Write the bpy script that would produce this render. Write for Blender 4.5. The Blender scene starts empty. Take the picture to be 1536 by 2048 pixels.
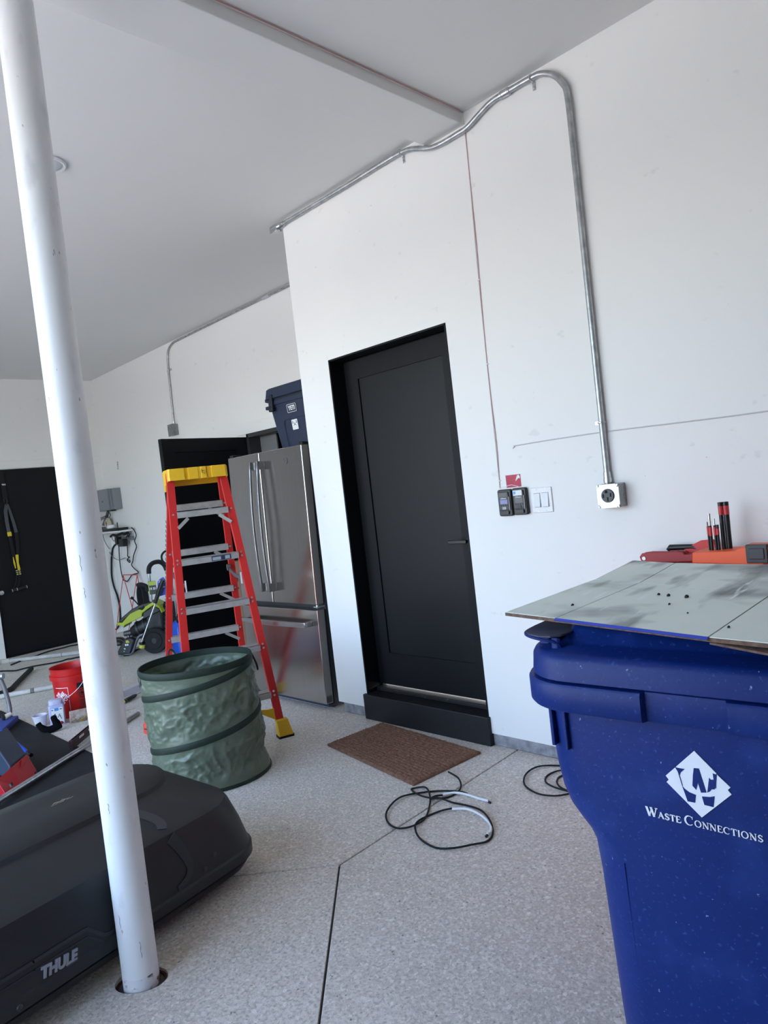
import bpy, bmesh, math, random
from mathutils import Vector, Matrix, noise
random.seed(7)
PI = math.pi
C = bpy.context.scene.collection
SC = bpy.context.scene

# ------------------------------------------------------------------ camera
def set_camera():
    yaw, pitch, roll = math.radians(44.324), math.radians(-2.073), math.radians(-6.574)
    f = Vector((math.sin(yaw) * math.cos(pitch), math.cos(yaw) * math.cos(pitch), math.sin(pitch)))
    r = Vector((math.cos(yaw), -math.sin(yaw), 0))
    u = r.cross(f)
    r2 = r * math.cos(roll) + u * math.sin(roll)
    u2 = -r * math.sin(roll) + u * math.cos(roll)
    m = Matrix((r2, u2, -f)).transposed().to_4x4()
    m.translation = (0, 0, 1.45)
    cam = bpy.data.cameras.new('camera')
    cam.sensor_fit = 'VERTICAL'
    cam.sensor_height = 36.0
    cam.lens = 1418.6 / 2048 * 36.0
    cam.clip_start = 0.05
    cam.clip_end = 300
    o = bpy.data.objects.new('camera', cam)
    o.matrix_world = m
    C.objects.link(o)
    SC.camera = o
set_camera()

# ------------------------------------------------------------------ light
def set_world():
    w = bpy.data.worlds.new('sky')
    SC.world = w
    w.use_nodes = True
    nt = w.node_tree
    bg = nt.nodes['Background']
    sky = nt.nodes.new('ShaderNodeTexSky')
    sky.sky_type = 'NISHITA'
    sky.sun_disc = False
    sky.sun_elevation = math.radians(52)
    sky.sun_rotation = math.radians(70)
    sky.dust_density = 3.0
    sky.air_density = 1.0
    nt.links.new(sky.outputs[0], bg.inputs[0])
    bg.inputs[1].default_value = 0.66
set_world()

def add_sun():
    l = bpy.data.lights.new('sun', 'SUN')
    l.energy = 6.0
    l.color = (1.0, 0.975, 0.935)
    l.angle = math.radians(0.6)
    o = bpy.data.objects.new('sun', l)
    C.objects.link(o)
    d = Vector((-0.50, 0.18, -0.85))          # travels away from the house, onto the drive
    o.rotation_euler = d.to_track_quat('-Z', 'Y').to_euler()
    o.location = (-6, 2, 12)
add_sun()

OPEN_Y = [(1.3, 6.3)]            # the wide open vehicle door in the left wall
OPEN_Z = 2.9
XL = -1.0
def add_portals():
    for a, b in OPEN_Y:
        l = bpy.data.lights.new('door_portal', 'AREA')
        l.shape = 'RECTANGLE'
        l.size = b - a
        l.size_y = OPEN_Z
        l.cycles.is_portal = True
        o = bpy.data.objects.new('door_portal', l)
        o.location = (XL - 0.02, (a + b) / 2, OPEN_Z / 2)
        o.rotation_euler = Vector((1, 0, 0)).to_track_quat('-Z', 'Z').to_euler()
        C.objects.link(o)
add_portals()
SC.view_settings.view_transform = 'Standard'
SC.view_settings.look = 'None'
SC.view_settings.gamma = 1.0
SC.view_settings.use_curve_mapping = False
SC.view_settings.exposure = 1.64
try:
    SC.cycles.use_denoising = True
    SC.cycles.max_bounces = 10
    SC.cycles.diffuse_bounces = 7
    SC.cycles.sample_clamp_indirect = 6.0
except Exception:
    pass

# ------------------------------------------------------------------ materials
def lin(c):
    o = []
    for v in c[:3]:
        v = v / 255.0
        o.append(v / 12.92 if v <= 0.04045 else ((v + 0.055) / 1.055) ** 2.4)
    return (*o, 1.0)

MATS = {}
def mat(name, rgb, rough=0.5, metal=0.0, spec=0.5, var=None, bump=None, marks=(), trans=0.0, alpha=1.0, emit=None, coat=0.0, sheen=0.0):
    """var=(rgb2, scale, stretch xyz); bump=(strength, scale, stretch); marks=[(rgb, scale, lo, hi, stretch)]"""
    if name in MATS:
        return MATS[name]
    m = bpy.data.materials.new(name)
    m.use_nodes = True
    nt = m.node_tree
    N, Lk = nt.nodes, nt.links
    b = N['Principled BSDF']
    b.inputs['Roughness'].default_value = rough
    b.inputs['Metallic'].default_value = metal
    b.inputs['Specular IOR Level'].default_value = spec
    b.inputs['Transmission Weight'].default_value = trans
    b.inputs['Alpha'].default_value = alpha
    b.inputs['Coat Weight'].default_value = coat
    b.inputs['Sheen Weight'].default_value = sheen
    if emit:
        b.inputs['Emission Color'].default_value = lin(emit[0])
        b.inputs['Emission Strength'].default_value = emit[1]
    tc = None
    def coords(scale, stretch):
        nonlocal tc
        if tc is None:
            tc = N.new('ShaderNodeTexCoord')
        mp = N.new('ShaderNodeMapping')
        s = stretch or (1, 1, 1)
        mp.inputs['Scale'].default_value = tuple(scale * k for k in s)
        Lk.new(tc.outputs['Object'], mp.inputs[0])
        return mp.outputs[0]
    def nz(scale, stretch, detail=5.0):
        n = N.new('ShaderNodeTexNoise')
        n.inputs['Scale'].default_value = 1.0
        n.inputs['Detail'].default_value = detail
        Lk.new(coords(scale, stretch), n.inputs['Vector'])
        return n.outputs[0]
    def mix(fac, a, c):
        x = N.new('ShaderNodeMix')
        x.data_type = 'RGBA'
        Lk.new(fac, x.inputs[0])
        if isinstance(a, tuple):
            x.inputs[6].default_value = a
        else:
            Lk.new(a, x.inputs[6])
        x.inputs[7].default_value = c
        return x.outputs[2]
    col = lin(rgb)
    if var:
        rr = N.new('ShaderNodeMapRange')
        Lk.new(nz(var[1], var[2] if len(var) > 2 else None), rr.inputs[0])
        rr.inputs[1].default_value, rr.inputs[2].default_value = 0.35, 0.65
        col = mix(rr.outputs[0], col, lin(var[0]))
    for mk in marks:
        rr = N.new('ShaderNodeMapRange')
        if len(mk) > 5 and mk[5] == 'cell':
            v = N.new('ShaderNodeTexVoronoi')
            Lk.new(coords(mk[1], mk[4]), v.inputs['Vector'])
            v.inputs['Scale'].default_value = 1.0
            Lk.new(v.outputs['Color'], rr.inputs[0])
        else:
            Lk.new(nz(mk[1], mk[4] if len(mk) > 4 else None, 3.0), rr.inputs[0])
        rr.inputs[1].default_value, rr.inputs[2].default_value = mk[2], mk[3]
        col = mix(rr.outputs[0], col, lin(mk[0]))
    if isinstance(col, tuple):
        b.inputs['Base Color'].default_value = col
    else:
        Lk.new(col, b.inputs['Base Color'])
    if bump:
        bp = N.new('ShaderNodeBump')
        bp.inputs['Strength'].default_value = bump[0]
        bp.inputs['Distance'].default_value = 0.01
        Lk.new(nz(bump[1], bump[2] if len(bump) > 2 else None), bp.inputs['Height'])
        Lk.new(bp.outputs[0], b.inputs['Normal'])
    MATS[name] = m
    return m

M_WALL = mat('white_wall_paint', (232, 231, 228), 0.75, spec=0.25, bump=(0.04, 60), marks=[((224, 223, 220), 11, 0.69, 0.74, (1, 1, 1.6)), ((196, 193, 190), 34, 0.785, 0.80, (1, 1, 1.4))])
M_CEIL = mat('white_ceiling_paint', (222, 221, 219), 0.85, spec=0.15, bump=(0.04, 30))
M_FLOOR = mat('exposed_aggregate_concrete', (214, 206, 194), 0.6, spec=0.35, var=((200, 192, 181), 1.6),
              bump=(0.25, 190), marks=[((178, 172, 164), 90, 0.46, 0.66), ((232, 226, 216), 120, 0.48, 1.0, (1, 1, 1), 'cell'), ((242, 238, 230), 85, 0.84, 1.0, (1, 1, 1), 'cell'), ((128, 124, 119), 170, 0.12, 0.02, (1, 1, 1), 'cell')])
M_JOINT = mat('joint_filler_dark', (84, 79, 75), 0.9)
M_PLINTH = mat('raw_concrete_curb', (158, 158, 160), 0.85, var=((122, 122, 126), 25), bump=(0.5, 70))
M_BLACKDOOR = mat('black_door_paint', (12, 13, 16), 0.5, spec=0.22, bump=(0.03, 80, (1, 1, 0.1)))
M_DARKFRAME = mat('charcoal_frame_paint', (48, 49, 50), 0.5)
M_SILL = mat('black_sill_paint', (14, 14, 17), 0.55, bump=(0.15, 30), marks=[((70, 66, 62), 60, 0.72, 0.8)])
M_BRONZE = mat('bronze_threshold', (24, 20, 18), 0.6, metal=0.2, marks=[((150, 140, 130), 70, 0.68, 0.75)])
M_STEEL = mat('galvanised_steel', (190, 192, 193), 0.38, metal=0.75, var=((160, 163, 165), 30))
M_ZINC = mat('bright_zinc', (205, 207, 208), 0.28, metal=1.0)
M_GREYBOX = mat('grey_plastic_enclosure', (128, 132, 135), 0.5)
M_BLACKPL = mat('black_plastic', (16, 16, 18), 0.42)
M_BLACKMATTE = mat('black_rubber', (20, 20, 21), 0.8)
M_WHITEPL = mat('white_plastic', (225, 225, 226), 0.4)
M_WHITEPVC = mat('white_pvc', (205, 203, 198), 0.45, var=((185, 182, 176), 12))
M_LAB = mat('paper_white', (226, 226, 226), 0.6)
M_RED = mat('red_plastic', (200, 22, 20), 0.42, var=((182, 16, 18), 6))
M_PRINT = mat('white_print', (226, 228, 232), 0.6)
M_BLKPRINT = mat('black_print', (22, 20, 22), 0.6)

# ------------------------------------------------------------------ mesh helper
class MB:
    def __init__(s):
        s.v, s.f = [], []
    def add(s, vs, fs):
        o = len(s.v)
        s.v += [Vector(p) for p in vs]
        s.f += [tuple(i + o for i in q) for q in fs]
        return s
    def box(s, a, b, M=None):
        x0, y0, z0 = a
        x1, y1, z1 = b
        vs = [Vector(p) for p in ((x0, y0, z0), (x1, y0, z0), (x1, y1, z0), (x0, y1, z0), (x0, y0, z1), (x1, y0, z1), (x1, y1, z1), (x0, y1, z1))]
        if M is not None:
            vs = [M @ p for p in vs]
        return s.add(vs, [(0, 3, 2, 1), (4, 5, 6, 7), (0, 1, 5, 4), (1, 2, 6, 5), (2, 3, 7, 6), (3, 0, 4, 7)])
    def bar(s, p, q, w, h, up=(0, 0, 1)):
        """rectangular bar from p to q; w across, h along up"""
        p, q = Vector(p), Vector(q)
        d = (q - p)
        L = d.length
        d.normalize()
        x = d.cross(Vector(up))
        if x.length < 1e-5:
            x = d.cross(Vector((1, 0, 0)))
        x.normalize()
        z = x.cross(d)
        M = Matrix((x, d, z)).transposed().to_4x4()
        M.translation = p
        return s.box((-w / 2, 0, -h / 2), (w / 2, L, h / 2), M)
    def tube(s, pts, r, n=10, closed=False, caps=True, flat=1.0):
        pts = [Vector(p) for p in pts]
        k = len(pts)
        rs = r if isinstance(r, (list, tuple)) else [r] * k
        T = []
        for i in range(k):
            a = pts[(i - 1) % k] if (closed or i > 0) else pts[i]
            b = pts[(i + 1) % k] if (closed or i < k - 1) else pts[i]
            t = b - a
            T.append(t.normalized() if t.length > 1e-9 else Vector((0, 0, 1)))
        ref = Vector((0, 0, 1)) if abs(T[0].z) < 0.9 else Vector((1, 0, 0))
        u = (ref - T[0] * ref.dot(T[0])).normalized()
        vs = []
        for i in range(k):
            u = u - T[i] * u.dot(T[i])
            u = u.normalized() if u.length > 1e-6 else T[i].orthogonal().normalized()
            w = T[i].cross(u)
            for j in range(n):
                a = 2 * PI * j / n
                vs.append(pts[i] + (u * math.cos(a) * flat + w * math.sin(a)) * rs[i])
        fs = []
        for i in range(k if closed else k - 1):
            i2 = (i + 1) % k
            for j in range(n):
                j2 = (j + 1) % n
                fs.append((i * n + j, i * n + j2, i2 * n + j2, i2 * n + j))
        if caps and not closed:
            fs.append(tuple(range(n - 1, -1, -1)))
            fs.append(tuple(range((k - 1) * n, k * n)))
        return s.add(vs, fs)
    def cyl(s, p, q, r, r2=None, n=20):
        return s.tube([p, q], [r, r if r2 is None else r2], n)
    def lathe(s, prof, c=(0, 0, 0), n=40, M=None, closed=False):
        """prof: list of (r, z)"""
        vs, fs = [], []
        c = Vector(c)
        for r, z in prof:
            for j in range(n):
                a = 2 * PI * j / n
                p = Vector((r * math.cos(a), r * math.sin(a), z))
                vs.append((M @ p if M is not None else p) + c)
        k = len(prof)
        for i in range(k if closed else k - 1):
            i2 = (i + 1) % k
            for j in range(n):
                j2 = (j + 1) % n
                fs.append((i * n + j, i * n + j2, i2 * n + j2, i2 * n + j))
        if not closed:
            if prof[0][0] > 1e-6:
                fs.append(tuple(range(n - 1, -1, -1)))
            if prof[-1][0] > 1e-6:
                fs.append(tuple(range((k - 1) * n, k * n)))
        return s.add(vs, fs)
    def prism(s, poly, d0, d1, M=None):
        """poly: list of (x, y), extruded along z from d0 to d1, then placed by M"""
        n = len(poly)
        a = sum(poly[i][0] * poly[(i + 1) % n][1] - poly[(i + 1) % n][0] * poly[i][1] for i in range(n))
        if a < 0:
            poly = poly[::-1]
        vs = [Vector((x, y, d0)) for x, y in poly] + [Vector((x, y, d1)) for x, y in poly]
        if M is not None:
            vs = [M @ p for p in vs]
        fs = [tuple(range(n - 1, -1, -1)), tuple(range(n, 2 * n))]
        fs += [(i, (i + 1) % n, n + (i + 1) % n, n + i) for i in range(n)]
        return s.add(vs, fs)
    def slab(s, quad, t):
        """3-D polygon (list of points) with thickness t downwards along its normal"""
        q = [Vector(p) for p in quad]
        nrm = (q[1] - q[0]).cross(q[2] - q[0]).normalized()
        if nrm.z < 0:
            q = q[::-1]
            nrm = -nrm
        n = len(q)
        vs = [p - nrm * t for p in q] + q
        fs = [tuple(range(n - 1, -1, -1)), tuple(range(n, 2 * n))]
        fs += [(i, (i + 1) % n, n + (i + 1) % n, n + i) for i in range(n)]
        return s.add(vs, fs)
    def rings(s, rs, cap0=True, cap1=True):
        """list of equal-length closed loops"""
        n = len(rs[0])
        vs = [p for r in rs for p in r]
        fs = []
        for i in range(len(rs) - 1):
            for j in range(n):
                j2 = (j + 1) % n
                fs.append((i * n + j, i * n + j2, (i + 1) * n + j2, (i + 1) * n + j))
        if cap0:
            fs.append(tuple(range(n - 1, -1, -1)))
        if cap1:
            fs.append(tuple(range((len(rs) - 1) * n, len(rs) * n)))
        return s.add(vs, fs)
    def ribbon(s, pts, w, t, nrm):
        """flat strip along pts lying on a surface of normal nrm, thickness t"""
        pts = [Vector(p) for p in pts]
        nrm = Vector(nrm).normalized()
        vs = []
        k = len(pts)
        for i in range(k):
            d = pts[min(i + 1, k - 1)] - pts[max(i - 1, 0)]
            x = d.cross(nrm).normalized()
            ww = w[i] if isinstance(w, (list, tuple)) else w
            vs += [pts[i] - x * ww / 2, pts[i] + x * ww / 2, pts[i] + x * ww / 2 + nrm * t, pts[i] - x * ww / 2 + nrm * t]
        fs = [(0, 3, 2, 1), (4 * k - 4, 4 * k - 3, 4 * k - 2, 4 * k - 1)]
        for i in range(k - 1):
            for j in range(4):
                j2 = (j + 1) % 4
                fs.append((4 * i + j, 4 * i + j2, 4 * i + 4 + j2, 4 * i + 4 + j))
        return s.add(vs, fs)
    def build(s, name, m, parent=None, smooth=40, bevel=0.0, seg=2, world=True, sub=0, uvs=None):
        inv = None
        if parent is not None and world:
            inv = world_of(parent).inverted()
        vs = [inv @ p for p in s.v] if inv is not None else s.v
        off = None
        if parent is None:
            lo = [min(p[i] for p in vs) for i in range(3)]
            hi = [max(p[i] for p in vs) for i in range(3)]
            off = Vector(((lo[0] + hi[0]) / 2, (lo[1] + hi[1]) / 2, lo[2]))
            vs = [p - off for p in vs]
        me = bpy.data.meshes.new(name)
        me.from_pydata([tuple(p) for p in vs], [], s.f)
        bm = bmesh.new()
        bm.from_mesh(me)
        bmesh.ops.recalc_face_normals(bm, faces=bm.faces)
        bm.to_mesh(me)
        bm.free()
        me.materials.append(m)
        if smooth:
            me.shade_smooth()
            me.set_sharp_from_angle(angle=math.radians(smooth))
        o = bpy.data.objects.new(name, me)
        C.objects.link(o)
        if off is not None:
            o.location = off
        if parent is not None:
            o.parent = parent
        if bevel:
            md = o.modifiers.new('edge_round', 'BEVEL')
            md.width = bevel
            md.segments = seg
            md.limit_method = 'ANGLE'
            md.angle_limit = math.radians(35)
        if sub:
            md = o.modifiers.new('smooth', 'SUBSURF')
            md.levels = md.render_levels = sub
        return o

def world_of(o):
    m = o.matrix_basis.copy()
    p = o.parent
    while p is not None:
        m = p.matrix_basis @ m
        p = p.parent
    return m

def thing(name, label, cat, loc=(0, 0, 0), rot=(0, 0, 0), group=None):
    o = bpy.data.objects.new(name, None)
    o.empty_display_size = 0.05
    C.objects.link(o)
    o.matrix_basis = Matrix.LocRotScale(Vector(loc), __import__('mathutils').Euler(rot), None)
    o['label'] = label
    o['category'] = cat
    if group:
        o['group'] = group
    return o

def tag(o, label, cat, group=None):
    o['label'] = label
    o['category'] = cat
    if group:
        o['group'] = group
    return o

def struct(o, label=None, cat=None):
    o['kind'] = 'structure'
    if label:
        o['label'] = label
    if cat:
        o['category'] = cat
    return o

def smooth_path(pts, k=6, closed=False):
    """Catmull-Rom"""
    P = [Vector(p) for p in pts]
    n = len(P)
    out = []
    for i in range(n if closed else n - 1):
        p0 = P[(i - 1) % n] if (closed or i > 0) else P[0]
        p1, p2 = P[i], P[(i + 1) % n]
        p3 = P[(i + 2) % n] if (closed or i + 2 < n) else P[-1]
        for j in range(k):
            t = j / k
            out.append(0.5 * ((2 * p1) + (p2 - p0) * t + (2 * p0 - 5 * p1 + 4 * p2 - p3) * t * t + (3 * p1 - p0 - 3 * p2 + p3) * t ** 3))
    if not closed:
        out.append(P[-1])
    return out

def frame(o, x, y):
    """matrix with origin o, local x and y given (z = x cross y)"""
    x, y = Vector(x).normalized(), Vector(y).normalized()
    z = x.cross(y)
    m = Matrix((x, y, z)).transposed().to_4x4()
    m.translation = o
    return m

def text_mb(body, size, M, depth=0.001, bold=0.0, shear=0.0, align='CENTER', sx=1.0):
    cu = bpy.data.curves.new('lettering', 'FONT')
    cu.body = body
    cu.size = size
    cu.extrude = depth
    cu.offset = bold
    cu.shear = shear
    cu.align_x = align
    cu.align_y = 'CENTER'
    cu.resolution_u = 3
    o = bpy.data.objects.new('lettering', cu)
    C.objects.link(o)
    dg = bpy.context.evaluated_depsgraph_get()
    me = bpy.data.meshes.new_from_object(o.evaluated_get(dg))
    mb = MB()
    mb.add([M @ Vector((v.co.x * sx, v.co.y, v.co.z)) for v in me.vertices], [tuple(p.vertices) for p in me.polygons])
    bpy.data.objects.remove(o)
    bpy.data.curves.remove(cu)
    bpy.data.meshes.remove(me)
    return mb

def rrect(x0, y0, x1, y1, r, n=6):
    pts = []
    for cx, cy, a0 in ((x1 - r, y1 - r, 0), (x0 + r, y1 - r, 90), (x0 + r, y0 + r, 180), (x1 - r, y0 + r, 270)):
        for i in range(n + 1):
            a = math.radians(a0 + 90 * i / n)
            pts.append((cx + r * math.cos(a), cy + r * math.sin(a)))
    return pts

# ------------------------------------------------------------------ room shell
XA, XB, YC, YE = 2.94, 3.774, 8.82, 3.64        # door wall, recess wall, back wall, end of the door wall
def inset(poly, g):
    n = len(poly)
    a = sum(poly[i][0] * poly[(i + 1) % n][1] - poly[(i + 1) % n][0] * poly[i][1] for i in range(n))
    if a < 0:
        poly = poly[::-1]
    out = []
    for i in range(n):
        p, q, r = Vector(poly[i - 1]), Vector(poly[i]), Vector(poly[(i + 1) % n])
        d1, d2 = (q - p).normalized(), (r - q).normalized()
        n1, n2 = Vector((-d1.y, d1.x)), Vector((-d2.y, d2.x))
        den = 1 + n1.dot(n2)
        out.append(tuple(q + (n1 + n2) * (g / den)))
    return out

CX, CY, CR = 0.858, 2.1995, 0.0545               # support pole
def floor():
    base = struct(MB().box((XL, -3.0, -0.30), (3.95, 8.97, -0.014)).build('floor', M_JOINT, smooth=0))
    J = (1.666, 2.18)
    polys = [
        [J, (2.96, 2.235), (2.96, 5.23), (0.833, 5.23), (0.833, 3.011)],
        [(0.833, 1.345), (0.833, -3), (2.96, -3), (2.96, 2.235), J],
        [(0.833, 3.011), (0.833, 5.23), (XL, 5.23), (XL, 2.18), (0.0, 2.18)],
        [(0.0, 2.18), (XL, 2.18), (XL, -3), (0.833, -3), (0.833, 1.345)],
        [(XL, 5.23), (0.833, 5.23), (0.833, 7.76), (XL, 7.76)],
        [(0.833, 5.23), (3.9, 5.23), (3.9, 7.76), (0.833, 7.76)],
        [(XL, 7.76), (0.833, 7.76), (0.833, 8.9), (XL, 8.9)],
        [(0.833, 7.76), (3.9, 7.76), (3.9, 8.9), (0.833, 8.9)],
        [(2.96, 3.62), (3.9, 3.62), (3.9, 5.23), (2.96, 5.23)],
    ]
    for p in polys:
        MB().prism(inset(p, 0.004), -0.013, 0.0).build('slab', M_FLOOR, base, smooth=0, bevel=0.003, seg=1)
    # diamond slab round the pole, with an oval hole
    dia = inset([J, (0.833, 3.011), (0.0, 2.18), (0.833, 1.345)], 0.004)
    n = 48
    outer, inner = [], []
    for i in range(n):
        t = 4.0 * i / n
        k, fr = int(t), t - int(t)
        a, b = Vector(dia[k]), Vector(dia[(k + 1) % 4])
        p = a.lerp(b, fr)
        outer.append(p)
        d = (p - Vector((CX, CY))).normalized()
        ax = Vector((0.72, -0.70))                # the hole is longer across the view
        w = d.dot(ax)
        v = d - ax * w
        q = Vector((CX, CY)) + ax * w * 0.082 + v * 0.060
        inner.append(q)
    mb = MB()
    vs = [Vector((p.x, p.y, 0)) for p in outer] + [Vector((p.x, p.y, 0)) for p in inner]
    vs += [Vector((p.x, p.y, -0.013)) for p in outer] + [Vector((p.x, p.y, -0.0135)) for p in inner]
    fs = []
    for i in range(n):
        j = (i + 1) % n
        fs += [(i, j, n + j, n + i), (i, 2 * n + i, 2 * n + j, j), (n + i, n + j, 3 * n + j, 3 * n + i)]
    mb.add(vs, fs)
    mb.build('slab', M_FLOOR, base, smooth=0)
floor()

def shell():
    c = MB().prism([(-3.1, 3.24), (2.3, 3.24), (8.98, 3.176), (8.98, 3.5), (-3.1, 3.5)], XL - 0.1, 3.96,
                   Matrix(((0, 0, 1, 0), (1, 0, 0, 0), (0, 1, 0, 0), (0, 0, 0, 1)))).build('ceiling', M_CEIL, smooth=0)
    struct(c)
    MB().box((XL, 2.128, 3.180), (XA + 0.01, 2.385, 3.26)).build('beam', M_CEIL, c, smooth=0, bevel=0.004)
    zb = 0.068
    y0, y1, zt = 2.388, 3.352, 2.268
    w = MB()
    w.box((XA, -3.0, zb), (XA + 0.16, y0, 3.3)).box((XA, y1, zb), (XA + 0.16, YE, 3.3)).box((XA, y0, zt), (XA + 0.16, y1, 3.3))
    w.box((XA + 0.16, YE - 0.12, zb), (XB + 0.02, YE, 3.3))
    struct(w.build('wall_right', M_WALL, smooth=0))
    b = MB().box((XA + 0.012, -3.0, 0.0), (XA + 0.15, y0 + 0.014, zb)).box((XA + 0.012, y1 + 0.012, 0.0), (XA + 0.15, YE - 0.035, zb))
    struct(b.build('baseboard_right', M_PLINTH, smooth=0, bevel=0.004))
    # recess wall with its doorway
    a0, a1, at = 4.62, 5.57, 2.075
    w = MB().box((XB, YE - 0.1, 0), (XB + 0.13, a0, 3.3)).box((XB, a1, 0), (XB + 0.13, YC + 0.13, 3.3)).box((XB, a0, at), (XB + 0.13, a1, 3.3))
    struct(w.build('wall_far', M_WALL, smooth=0))
    # closed lobby behind that doorway, its unlit darkness put into the wall colour
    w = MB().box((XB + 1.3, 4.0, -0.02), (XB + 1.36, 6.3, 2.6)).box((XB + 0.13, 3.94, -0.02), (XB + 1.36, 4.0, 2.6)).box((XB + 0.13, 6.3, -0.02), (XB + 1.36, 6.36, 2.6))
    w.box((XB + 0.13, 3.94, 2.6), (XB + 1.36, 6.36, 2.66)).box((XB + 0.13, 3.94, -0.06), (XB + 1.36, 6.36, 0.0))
    struct(w.build('wall_rear', mat('lobby_unlit_tone', (30, 29, 28), 0.8), smooth=0))
    # casing board over the doorway
    struct(MB().box((XB - 0.012, 4.3, at), (XB, 5.72, at + 0.098)).build('trim_1', M_WALL, smooth=0, bevel=0.003))
    # back wall with the black door
    w = MB().box((XL - 0.1, YC, 0), (2.405, YC + 0.13, 3.3)).box((3.345, YC, 0), (XB, YC + 0.13, 3.3)).box((2.405, YC, 2.14), (3.345, YC + 0.13, 3.3))
    struct(w.build('wall_back', M_WALL, smooth=0))
    struct(MB().box((-1.0, YC - 0.01, 2.145), (XB - 0.02, YC, 2.232)).build('trim_2', M_WALL, smooth=0, bevel=0.003))
    # wall with the open vehicle door (out of the picture, where the daylight comes in)
    w = MB()
    ys = [-3.0, OPEN_Y[0][0], OPEN_Y[0][1], YC + 0.13]
    for i in (0, 2):
        w.box((XL - 0.2, ys[i], 0), (XL, ys[i + 1], 3.3))
    for i in (1,):
        w.box((XL - 0.2, ys[i], OPEN_Z), (XL, ys[i + 1], 3.3))
    struct(w.build('wall_left', M_WALL, smooth=0))
    struct(MB().box((XL - 0.1, -3.1, 0), (XA + 0.2, -3.0, 3.3)).build('wall_front', M_WALL, smooth=0))
    d = MB().box((-45, -40, -0.2), (XL, 50, -0.02)).build('ground', mat('pale_concrete_drive', (174, 170, 162), 0.85, var=((158, 154, 146), 0.5)), smooth=0)
    struct(d)
shell()

def main_door():
    t = struct(thing('door_1', 'black flat-panel door set deep in the white wall above a black step', 'door', (XA + 0.11, 2.87, 0.0)))
    y0, y1, zt, zs = 2.388, 3.352, 2.268, 0.158
    f = MB()
    for a, b in ((y0, y0 + 0.012), (y1 - 0.012, y1)):
        f.box((XA - 0.002, a, zs), (XA + 0.155, b, zt))
    f.box((XA - 0.002, y0, zt - 0.012), (XA + 0.155, y1, zt))
    # stop
    f.box((XA + 0.118, y1 - 0.03, zs), (XA + 0.155, y1 - 0.012, zt)).box((XA + 0.118, y0 + 0.012, zs), (XA + 0.155, y0 + 0.03, zt)).box((XA + 0.118, y0 + 0.012, zt - 0.03), (XA + 0.155, y1 - 0.012, zt - 0.012))
    f.build('door_frame', M_BLACKDOOR, t, smooth=0, bevel=0.002, seg=1)
    lf = MB()
    a, b, c, d = y0 + 0.022, y1 - 0.022, 0.20, zt - 0.022
    xf = XA + 0.105
    pa, pb, pc, pd = 2.525, 3.215, 0.405, 2.130
    lf.box((xf, a, c), (xf + 0.045, pa, d)).box((xf, pb, c), (xf + 0.045, b, d)).box((xf, pa, c), (xf + 0.045, pb, pc)).box((xf, pa, pd), (xf + 0.045, pb, d))
    lf.build('door_leaf', M_BLACKDOOR, t, smooth=0)
    MB().box((xf + 0.009, pa - 0.002, pc - 0.002), (xf + 0.03, pb + 0.002, pd + 0.002)).build('door_panel', mat('black_panel_paint', (17, 18, 21), 0.42, spec=0.25), t, smooth=0)
    MB().box((XA - 0.022, 2.380, 0.0), (XA + 0.155, 3.368, zs)).build('step', M_SILL, t, smooth=0, bevel=0.004)
    MB().box((XA + 0.075, y0 + 0.012, zs), (XA + 0.150, y1 - 0.012, zs + 0.026)).build('threshold', M_BRONZE, t, smooth=0, bevel=0.006)
    MB().cyl((xf, 2.462, 1.098), (xf - 0.012, 2.462, 1.098), 0.027).build('rose', M_BLACKPL, t, bevel=0.003)
    MB().cyl((xf, 2.462, 1.098), (xf - 0.05, 2.462, 1.098), 0.009).box((xf - 0.056, 2.455, 1.088), (xf - 0.044, 2.585, 1.108)).build('lever', M_BLACKPL, t, bevel=0.003)
    MB().cyl((xf, 2.462, 1.155), (xf - 0.008, 2.462, 1.155), 0.012).build('lock', M_BLACKPL, t)
main_door()

def lobby_door():
    t = struct(thing('door_2', 'black door standing open in the recess behind the stepladder', 'door', (XB, 5.57, 0.0)))
    a0, a1, at = 4.62, 5.57, 2.075
    f = MB()
    f.box((XB - 0.004, a1 - 0.035, 0), (XB + 0.125, a1, at)).box((XB - 0.004, a0, 0), (XB + 0.125, a0 + 0.035, at)).box((XB - 0.004, a0, at - 0.035), (XB + 0.125, a1, at))
    f.build('door_frame', M_DARKFRAME, t, smooth=0, bevel=0.003)
    h, e = Vector((XB - 0.03, 5.555, 0.0)), Vector((2.835, 5.435, 0.0))
    d = (e - h).normalized()
    nn = Vector((-d.y, d.x, 0))
    if nn.y > 0:
        nn = -nn
    M = frame(h, d, (0, 0, 1))
    L = (e - h).length
    lf = MB()
    th = 0.043
    lf.box((0, 0.012, -th / 2), (0.125, 2.045, th / 2), M).box((L - 0.125, 0.012, -th / 2), (L, 2.045, th / 2), M)
    lf.box((0.125, 0.012, -th / 2), (L - 0.125, 0.24, th / 2), M).box((0.125, 1.93, -th / 2), (L - 0.125, 2.045, th / 2), M)
    lf.build('door_leaf', M_BLACKDOOR, t, smooth=0)
    MB().box((0.123, 0.238, -0.011), (L - 0.123, 1.932, 0.011), M).build('door_panel', M_BLACKDOOR, t, smooth=0)
    MB().box((XB + 0.126, 5.28, 0), (XB + 0.14, 5.535, at - 0.035)).build('jamb_lining', mat('grey_lining', (120, 121, 122), 0.6), t, smooth=0)
lobby_door()

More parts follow.
